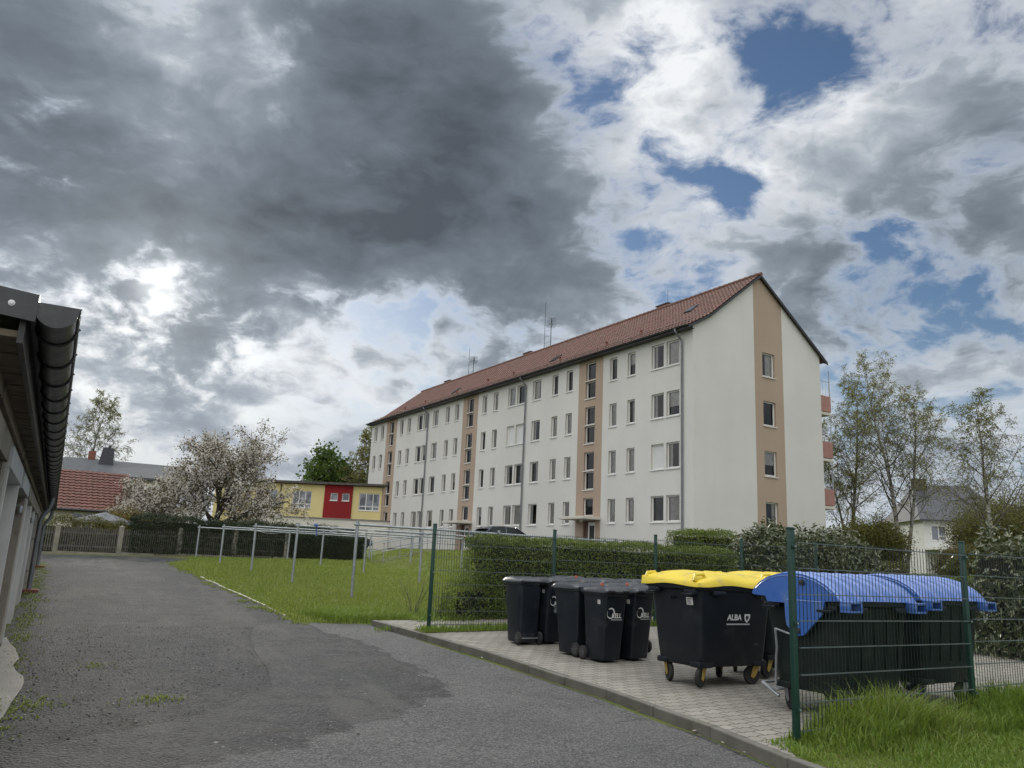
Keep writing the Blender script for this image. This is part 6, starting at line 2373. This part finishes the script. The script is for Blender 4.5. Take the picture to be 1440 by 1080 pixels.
# loose stones on the drive and crumbs of asphalt along the broken edge
n = 5200
q = poly_points([(-3.9, 4.2), (-4.6, 7.8), (-6.3, 11.5), (-7.2, 13.0), (-3.6, 14.4), (-1.8, 11.8), (-0.75, 9.5), (-1.1, 7.8), (-1.8, 6.5), (-3.4, 4.4)], n)
e = []
for a, c in zip(edge, edge[1:-1]):
    for k in range(130):
        f = NRG.random()
        e.append((a[0] + (c[0] - a[0]) * f + NRG.normal(-0.02, 0.18), a[1] + (c[1] - a[1]) * f + NRG.normal(0, 0.14)))
q = np.concatenate([q, np.array(e)])
P = on_ground(q, 0.016)
n = len(P)
sz = np.clip(NRG.lognormal(-5.15, 0.45, n), 0.003, 0.018)
octv = np.array([(1, 0, 0), (0, 1, 0), (-1, 0, 0), (0, -1, 0), (0, 0, 0.7), (0, 0, -0.5)], float)
V = P[:, None, :] + octv[None] * sz[:, None, None] * NRG.uniform(0.6, 1.4, (n, 6, 1))
ang = NRG.uniform(0, 6.28, n)
F = (np.arange(n)[:, None, None] * 6 + np.array([(0, 1, 4), (1, 2, 4), (2, 3, 4), (3, 0, 4), (1, 0, 5), (2, 1, 5), (3, 2, 5), (0, 3, 5)])[None]).reshape(-1, 3)
m, nt, b = new_mat('loose_stone')
nt.put(b.inputs['Base Color'], nt.ramp(nt.island(), [(0.0, (0.030, 0.031, 0.034)), (0.35, (0.07, 0.071, 0.073)), (0.75, (0.13, 0.128, 0.122)), (1.0, (0.30, 0.29, 0.275))]))
b.inputs['Roughness'].default_value = 0.85
tag(link('loose_gravel', np_mesh('loose_gravel', V.reshape(-1, 3), F, MATS['loose_stone'])), 'loose grey stones and crumbs lying on the drive', 'gravel', None, 'stuff')

# fallen leaves and scraps along the kerb and on the pavers
pts = []
for a, c in zip(KL[:6], KL[1:7]):
    for k in range(9):
        f = NRG.random()
        pts.append((a[0] + (c[0] - a[0]) * f - abs(NRG.normal(0.02, 0.10)), a[1] + (c[1] - a[1]) * f, 0.026))
for k in range(40):
    p = gp((2.2, 8.6), NRG.uniform(-0.4, 2.2), NRG.uniform(-1.0, 5.0))
    pts.append((p.x, p.y, 0.105))
P = np.array([(x, y, T(x, y) + z) for x, y, z in pts])
m, nt, b = new_mat('litter')
nt.put(b.inputs['Base Color'], nt.ramp(nt.island(), [(0.0, (0.05, 0.035, 0.02)), (0.5, (0.14, 0.10, 0.05)), (0.85, (0.22, 0.20, 0.08)), (1.0, (0.45, 0.44, 0.40))]))
b.inputs['Roughness'].default_value = 0.8
tag(link('fallen_leaves', leaves_mesh('fallen_leaves', P, np.tile([[0, 0, 1.0]], (len(P), 1)), 0.035, 0.7, MATS['litter'], spread=0.15)), 'fallen leaves and scraps lying along the kerb and on the pavers', 'leaves', None, 'stuff')


# ------------------------------------------------------------------ cars in front of the block
def car(loc, rotz, label, paint, L=4.2):
    """local frame: nose towards +x"""
    t = thing('parked_car', label, 'car', loc, rotz, 'cars parked in front of the block')
    W = 0.86
    # lower body and cabin: cross sections along x (x, half width, bottom, shoulder height)
    lower = [(-2.08, 0.66, 0.42, 0.72), (-2.02, 0.76, 0.30, 0.88), (-1.80, 0.82, 0.24, 0.95), (-1.0, 0.86, 0.22, 0.96), (0.0, 0.86, 0.20, 0.94), (0.9, 0.86, 0.22, 0.92), (1.5, 0.83, 0.24, 0.84), (1.9, 0.76, 0.28, 0.72), (2.04, 0.66, 0.32, 0.62), (2.09, 0.52, 0.36, 0.56)]
    mb = MB()
    rings = []
    for x, w, zb, zt in lower:
        rings.append([Vector((x, sy * a * w, zb + (zt - zb) * b_)) for sy, a, b_ in ((-1, 0.86, 0.0), (-1, 0.97, 0.12), (-1, 1.0, 0.45), (-1, 0.985, 0.75), (-1, 0.92, 0.95), (-1, 0.7, 1.0), (1, 0.7, 1.0), (1, 0.92, 0.95), (1, 0.985, 0.75), (1, 1.0, 0.45), (1, 0.97, 0.12), (1, 0.86, 0.0))])
    mb.loft(rings, smooth=True)
    # roof skin and pillars
    roofp = [(-1.72, 0.95), (-1.45, 1.26), (-1.05, 1.42), (-0.3, 1.47), (0.25, 1.42), (0.62, 1.26), (1.12, 0.93)]
    rr = []
    for x, z in roofp:
        w = 0.80 - (z - 0.92) * 0.36
        rr.append([Vector((x, -w, z - 0.03)), Vector((x, -w * 0.9, z)), Vector((x, 0, z + 0.025)), Vector((x, w * 0.9, z)), Vector((x, w, z - 0.03))])
    mb.loft(rr[1:5], closed=False, cap0=False, cap1=False)
    for s in (-1, 1):
        def side(x, z, e=0.0): return (x, s * (0.80 - (z - 0.92) * 0.36 + e), z)
        for (a, c) in (((1.12, 0.93), (0.30, 1.40)), ((-0.35, 0.94), (-0.33, 1.44)), ((-1.75, 0.95), (-1.10, 1.40))):
            mb.tube([side(*a), side(*c)], [0.05, 0.035], 6)
    mb.obj('body', MATS[paint], t, sharp=50)
    mb = MB()
    wz = lambda z: 0.80 - (z - 0.92) * 0.36 - 0.012
    mb.quad((1.10, -wz(0.93), 0.935), (1.10, wz(0.93), 0.935), (0.27, wz(1.41), 1.41), (0.27, -wz(1.41), 1.41))
    mb.obj('windscreen', MATS['car_glass'], t)
    mb = MB()
    mb.quad((-1.74, wz(0.96), 0.955), (-1.74, -wz(0.96), 0.955), (-1.10, -wz(1.40), 1.405), (-1.10, wz(1.40), 1.405))
    mb.obj('rear_window', MATS['car_glass'], t)
    for s in (-1, 1):
        mb = MB()
        pl = [(1.02, 0.94), (0.28, 1.39), (-0.30, 1.43), (-1.08, 1.38), (-1.68, 0.96)]
        mb.add([(x, s * wz(z), z) for x, z in pl], [tuple(range(5)) if s < 0 else tuple(range(4, -1, -1))])
        mb.obj('side_window', MATS['car_glass'], t)
        mb = MB()
        mb.box((0.85, min(s * 0.84, s * 1.0), 0.95), (1.0, max(s * 0.84, s * 1.0), 1.07), 0, 0.02)
        mb.obj('mirror', MATS[paint], t)
        mb = MB()
        mb.lathe([(0.0, 0.0), (0.06, 0.0), (0.075, 0.02), (0.06, 0.05), (0, 0.06)], (1.86, s * 0.60, 0.62), axis='x', n=14)
        mb.box((1.78, min(s * .5, s * .74), 0.575), (1.96, max(s * .5, s * .74), 0.68), 0, 0.02)
        mb.obj('headlight', MATS['lamp_lens'], t)
        mb = MB()
        mb.box((-2.10, min(s * .55, s * .77), 0.68), (-1.92, max(s * .55, s * .77), 0.88), 0, 0.02)
        mb.obj('tail_light', MATS['tail_lens'], t)
        for x in (-1.28, 1.30):
            mb = MB()
            mb.lathe([(0.19, -0.09), (0.28, -0.10), (0.31, -0.08), (0.315, 0.0), (0.31, 0.08), (0.28, 0.10), (0.19, 0.09)], (x, s * 0.78, 0.315), axis='y', n=28)
            w_ = mb.obj('wheel', MATS['rubber'], t)
            mb = MB()
            yo = s * 0.86
            mb.lathe([(0.20, 0.0), (0.19, -s * 0.012), (0.17, -s * 0.03), (0.0, -s * 0.03)], (x, yo, 0.315), axis='y', n=24)
            for k in range(5):
                a = 2 * PI * k / 5
                mb.tube([(x, yo - s * 0.005, 0.315), (x + 0.17 * math.cos(a), yo - s * 0.01, 0.315 + 0.17 * math.sin(a))], [0.035, 0.025], 6)
            mb.obj('rim', MATS['galvanised'], w_)
    mb = MB()
    mb.box((2.075, -0.26, 0.40), (2.10, 0.26, 0.51), 0, 0.004)
    mb.obj('number_plate', MATS['plate_white'], t)
    mb = MB()
    mb.box((1.99, -0.40, 0.535), (2.085, 0.40, 0.60), 0, 0.01)
    mb.obj('grille', MATS['dark_metal'], t)
    return t


def bpos(s, u, z): return Vector((BC.x + GY.x * u - GX.x * s, BC.y + GY.y * u - GX.y * s, z))


car(bpos(8.0, 27.6, 1.836), ROT, 'dark parked car on the left, its nose showing past the box-shaped hedge', 'car_paint_dark')
car(bpos(6.2, 8.0, 1.836), ROT, 'dark parked car between the green fence post and the clipped hedge', 'car_paint_blue')

# concrete steps with tube handrail up the bank
st = thing('bank_steps', 'concrete steps with grey tube handrail up the grass bank to the block', 'steps', (-6.15, 39.6, T(-6.15, 39.6)), ROT)
mb = MB()
for k in range(8):
    p = gp((-6.15, 39.6), k * 0.42, 0)
    z = max(p.z, T(-6.15, 39.6)) - st.location.z
    mb.box((k * 0.42, -0.7, z - 0.25), (k * 0.42 + 0.419, 0.7, z + 0.06), 0, 0.01)
mb.obj('step', MATS['old_concrete'], st)
for s in (-0.72, 0.72):
    mb = MB()
    z1 = gp((-6.15, 39.6), 3.1, 0).z - st.location.z
    for zz in (0.5, 0.9):
        mb.tube([(-0.1, s, zz), (3.0, s, z1 + zz), (3.35, s, z1 + zz)], 0.022, 8)
    for x in (0.0, 1.5, 3.0):
        mb.tube([(x, s, z1 * x / 3.0 - 0.1), (x, s, z1 * x / 3.0 + 0.9)], 0.022, 8)
    mb.obj('handrail', MATS['galvanised'], st)


# ------------------------------------------------------------------ houses
def box_walls(t, x0, x1, y0, y1, z0, z1, mat, holes=(), name='wall'):
    """four walls; holes (xa, xb, za, zb) in the front wall at y0"""
    mb = MB()
    wall_with_holes(mb, x0, x1, z0, z1, list(holes), lambda a: 0, lambda a, z, d: (a, y0 + d, z), depth=0.14, reveal=0)
    mb.quad((x1, y0, z0), (x1, y1, z0), (x1, y1, z1), (x1, y0, z1))
    mb.quad((x0, y1, z0), (x0, y0, z0), (x0, y0, z1), (x0, y1, z1))
    mb.quad((x1, y1, z0), (x0, y1, z0), (x0, y1, z1), (x1, y1, z1))
    return mb.obj(name, MATS[mat], t)


def house_window(t, xa, xb, za, zb, y, n=2, bars=False):
    mb = MB()
    f = 0.07
    yy = y + 0.10
    mb.box((xa, yy, za), (xa + f, yy + 0.05, zb))
    mb.box((xb - f, yy, za), (xb, yy + 0.05, zb))
    mb.box((xa + f, yy, za), (xb - f, yy + 0.05, za + f))
    mb.box((xa + f, yy, zb - f), (xb - f, yy + 0.05, zb))
    for k in range(1, n):
        x = xa + (xb - xa) * k / n
        mb.box((x - 0.035, yy - 0.002, za + f), (x + 0.035, yy + 0.05, zb - f))
    if bars:
        z = za + (zb - za) * 0.24
        mb.box((xa + f, yy - 0.004, z - 0.03), (xb - f, yy + 0.048, z + 0.03))
    o = mb.obj('window', MATS['white_frame'], t)
    mb = MB()
    mb.quad((xa + f, yy + 0.03, za + f), (xb - f, yy + 0.03, za + f), (xb - f, yy + 0.03, zb - f), (xa + f, yy + 0.03, zb - f))
    mb.obj('pane', MATS['house_glass'], o)
    mb = MB()
    mb.box((xa - 0.05, y - 0.05, za - 0.05), (xb + 0.05, y + 0.099, za - 0.001))
    mb.obj('sill', MATS['sill_metal'], o)


m, nt, b = new_mat('house_glass')
nt.put(b.inputs['Base Color'], nt.mix(nt.noise(nt.pos(), 1.3, 3.0).step(0.45, 0.6), (0.03, 0.035, 0.045), (0.16, 0.18, 0.21)))
b.inputs['Roughness'].default_value = 0.06
b.inputs['Specular IOR Level'].default_value = 0.9

# low house with bright red tiles behind the picket fence
h1 = thing('house', 'low house with bright red tiled roof behind the picket fence', 'house', (-24.4, 45.1, 1.08), ROT)
box_walls(h1, -4.0, 2.9, 0.0, 7.5, -0.2, 2.35, 'pale_render', [(0.2, 1.3, 0.9, 2.0)])
house_window(h1, 0.2, 1.3, 0.9, 2.0, 0.0)
rf = tiles('roof', MATS['bright_tile'], h1, [(-0.45, 2.12), (4.0, 4.62)], -3.2, 4.4, col=0.30, row=0.36, step=0.06)
rf.rotation_euler = (0, 0, PI / 2)
mb = MB()
mb.add([(-4.4, 4.0, 4.62), (3.2, 4.0, 4.62), (3.2, 8.0, 2.2), (-4.4, 8.0, 2.2)], [(0, 1, 2, 3)])
mb.obj('rear_slope', MATS['bright_tile'], h1)
mb = MB()
mb.add([(2.9, 0, 2.35), (2.9, 7.5, 2.35), (2.9, 4.0, 4.55)], [(0, 1, 2)])
mb.obj('gable', MATS['pale_render'], h1)
mb = MB()
mb.box((-4.4, -0.50, 2.02), (3.2, -0.44, 2.17))
mb.quad((-4.4, -0.44, 2.05), (3.2, -0.44, 2.05), (3.2, 0.0, 2.20), (-4.4, 0.0, 2.20))
mb.tube([(-4.4, -0.56, 2.10), (3.2, -0.56, 2.10)], 0.06, 8)
mb.obj('eave', MATS['dark_metal'], h1)

# house with flat grey roof and two chimneys
h2 = thing('house', 'house with shallow grey roof and dark slate-clad chimney behind the red roof', 'house', (-30.2, 60.0, 1.1), rad(22))
box_walls(h2, -5.5, 5.2, 0.0, 11.0, -0.2, 5.3, 'pale_render', [(1.6, 2.8, 3.2, 4.6), (3.4, 4.5, 3.2, 4.6)])
house_window(h2, 1.6, 2.8, 3.2, 4.6, 0.0)
house_window(h2, 3.4, 4.5, 3.2, 4.6, 0.0)
mb = MB()
mb.add([(-6.0, -0.5, 5.25), (5.6, -0.5, 5.25), (5.6, 11.5, 5.25), (-6.0, 11.5, 5.25), (-3.4, 5.5, 6.95), (5.6, 5.5, 6.85)],
       [(0, 1, 5, 4), (2, 3, 4, 5), (3, 0, 4), (1, 2, 5)])
mb.box((-6.05, -0.56, 5.12), (5.65, -0.5, 5.28))
rf = mb.obj('roof', MATS['grey_felt'], h2)
mb = MB()
mb.add([(-0.95, 3.6, 6.0), (0.20, 3.6, 6.0), (0.10, 4.5, 6.0), (-0.85, 4.5, 6.0), (-0.72, 3.75, 7.75), (0.10, 3.75, 7.75), (0.05, 4.4, 7.75), (-0.67, 4.4, 7.75)],
       [(4, 5, 6, 7), (0, 1, 5, 4), (1, 2, 6, 5), (2, 3, 7, 6), (3, 0, 4, 7)])
mb.tube([(-0.3, 4.1, 7.7), (-0.3, 4.1, 7.95)], 0.10, 8)
mb.obj('chimney', MATS['chimney_slate'], rf)
mb = MB()
mb.box((-1.85, 5.2, 6.5), (-1.35, 5.8, 7.55), 0, 0.01)
mb.obj('chimney', MATS['brick_red'], rf)

# garden parasol behind the hedge
gp_ = thing('garden_parasol', 'grey garden parasol open behind the picket fence below the red roof', 'parasol', (-20.6, 41.6, T(-20.6, 41.6)))
mb = MB()
n = 8
top = Vector((0, 0, 1.92))
vs = [top] + [Vector((1.55 * math.cos(2 * PI * k / n), 1.55 * math.sin(2 * PI * k / n), 1.46)) for k in range(n)] + [Vector((1.56 * math.cos(2 * PI * k / n), 1.56 * math.sin(2 * PI * k / n), 1.32)) for k in range(n)]
mb.add(vs, [(0, 1 + k, 1 + (k + 1) % n) for k in range(n)] + [(1 + k, 1 + n + k, 1 + n + (k + 1) % n, 1 + (k + 1) % n) for k in range(n)])
mb.obj('canopy', MATS['canopy_cloth'], gp_)
mb = MB()
mb.tube([(0, 0, 0), (0, 0, 1.98)], 0.025, 8)
mb.obj('pole', MATS['dark_metal'], gp_)

# yellow flat-roofed building with the red stair bay
ye = thing('school_building', 'yellow flat-roofed two-storey building with a red wall panel', 'building', (-17.0, 75.0, 1.1), rad(-3.0))
UW = [(-9.6, -7.9, 4.35, 5.95), (-6.6, -4.5, 4.35, 5.95), (-3.05, -1.25, 4.35, 5.95), (3.25, 5.2, 4.35, 5.95), (6.2, 8.0, 4.35, 5.95)]
LW = [(-8.8, -6.8, 2.0, 3.0), (-6.1, -4.0, 2.0, 3.0), (-3.2, -1.1, 2.0, 3.0), (3.25, 5.3, 2.0, 3.0), (6.2, 8.2, 2.0, 3.0)]
RW = [(0.55, 1.25, 5.15, 5.85), (1.65, 2.35, 5.15, 5.85)]
box_walls(ye, -10.5, -0.02, 0.0, 9.0, -0.3, 6.55, 'yellow_render', UW[:3] + LW[:3])
w2 = box_walls(ye, 2.62, 10.0, 0.0, 9.0, -0.3, 6.55, 'yellow_render', UW[3:] + LW[3:])
mb = MB()
wall_with_holes(mb, -0.02, 2.62, -0.3, 6.58, RW, lambda a: 0, lambda a, z, d: (a, -0.12 + d, z), depth=0.14, reveal=0)
mb.quad((-0.02, 0, -0.3), (-0.02, -0.12, -0.3), (-0.02, -0.12, 6.58), (-0.02, 0, 6.58))
mb.quad((2.62, -0.12, -0.3), (2.62, 0, -0.3), (2.62, 0, 6.58), (2.62, -0.12, 6.58))
mb.obj('stair_panel', MATS['red_panel'], ye)
for w in UW:
    house_window(ye, *w, 0.0, 3, True)
for w in LW:
    house_window(ye, *w, 0.0, 3)
for w in RW:
    house_window(ye, *w, -0.12, 1)
mb = MB()
mb.box((-11.0, -0.6, 6.60), (10.5, 9.5, 6.80))
mb.obj('roof', MATS['bark_grey'], ye)
mb = MB()
mb.tube([(-4.2, -0.06, 0.0), (-4.2, -0.06, 6.5)], 0.05, 6)
mb.obj('downpipe', MATS['dark_metal'], ye)

# cream garden wall in front of it
cw = thing('boundary_wall', 'plain cream wall with darker coping in front of the yellow building', 'wall', (-16.0, 66.0, 1.1), rad(-1.5))
mb = MB()
mb.box((-5.0, 0, -0.3), (6.5, 0.25, 3.05))
mb.obj('wall', MATS['pale_render'], cw)
mb = MB()
mb.box((-5.05, -0.06, 3.051), (6.55, 0.31, 3.16))
mb.obj('coping', MATS['old_concrete'], cw)

# house with slate roof on the right
h3 = thing('house', 'pale house with steep dark slate roof behind the birches on the right', 'house', (36.6, 66.5, 1.82), rad(-6))
HW = [(-1.3, -0.1, 2.9, 4.15), (1.6, 2.7, 2.9, 4.3), (0.4, 1.5, 0.5, 1.6)]
box_walls(h3, -1.9, 4.8, 0.0, 8.0, -0.3, 4.75, 'white_render', HW)
for w in HW:
    house_window(h3, *w, 0.0, 2)
mb = MB()
mb.add([(-2.4, -0.55, 4.55), (5.3, -0.55, 4.55), (5.3, 8.5, 4.55), (-2.4, 8.5, 4.55), (-1.0, 4.0, 7.8), (3.6, 4.0, 8.0)],
       [(0, 1, 5, 4), (2, 3, 4, 5), (3, 0, 4), (1, 2, 5)])
mb.box((-2.42, -0.62, 4.46), (5.32, -0.56, 4.58))
rf = mb.obj('roof', MATS['slate'], h3)
mb = MB()
for k in range(9):
    mb.box((-1.6 + k * 0.7, 0.25, 5.05), (-1.55 + k * 0.7, 0.30, 5.22))
mb.obj('snow_guard', MATS['dark_metal'], rf)
mb = MB()
mb.box((-1.2, 3.3, 6.9), (-0.1, 3.95, 8.3), 0, 0.01)
mb.box((-1.25, 3.25, 8.301), (-0.05, 4.0, 8.38))
mb.obj('chimney', MATS['bark_grey'], rf)
mb = MB()
mb.box((-2.0, -3.2, 2.1), (3.0, -0.002, 2.3))
for x in (-1.9, 2.9):
    mb.box((x - 0.07, -3.15, -0.3), (x + 0.07, -3.0, 2.0995))
for k in range(18):
    mb.box((-1.95 + k * 0.288, -3.17, 2.301), (-1.92 + k * 0.288, -3.14, 3.1))
mb.box((-2.0, -3.19, 3.101), (3.0, -3.12, 3.15))
mb.obj('balcony', MATS['white_render'], h3)
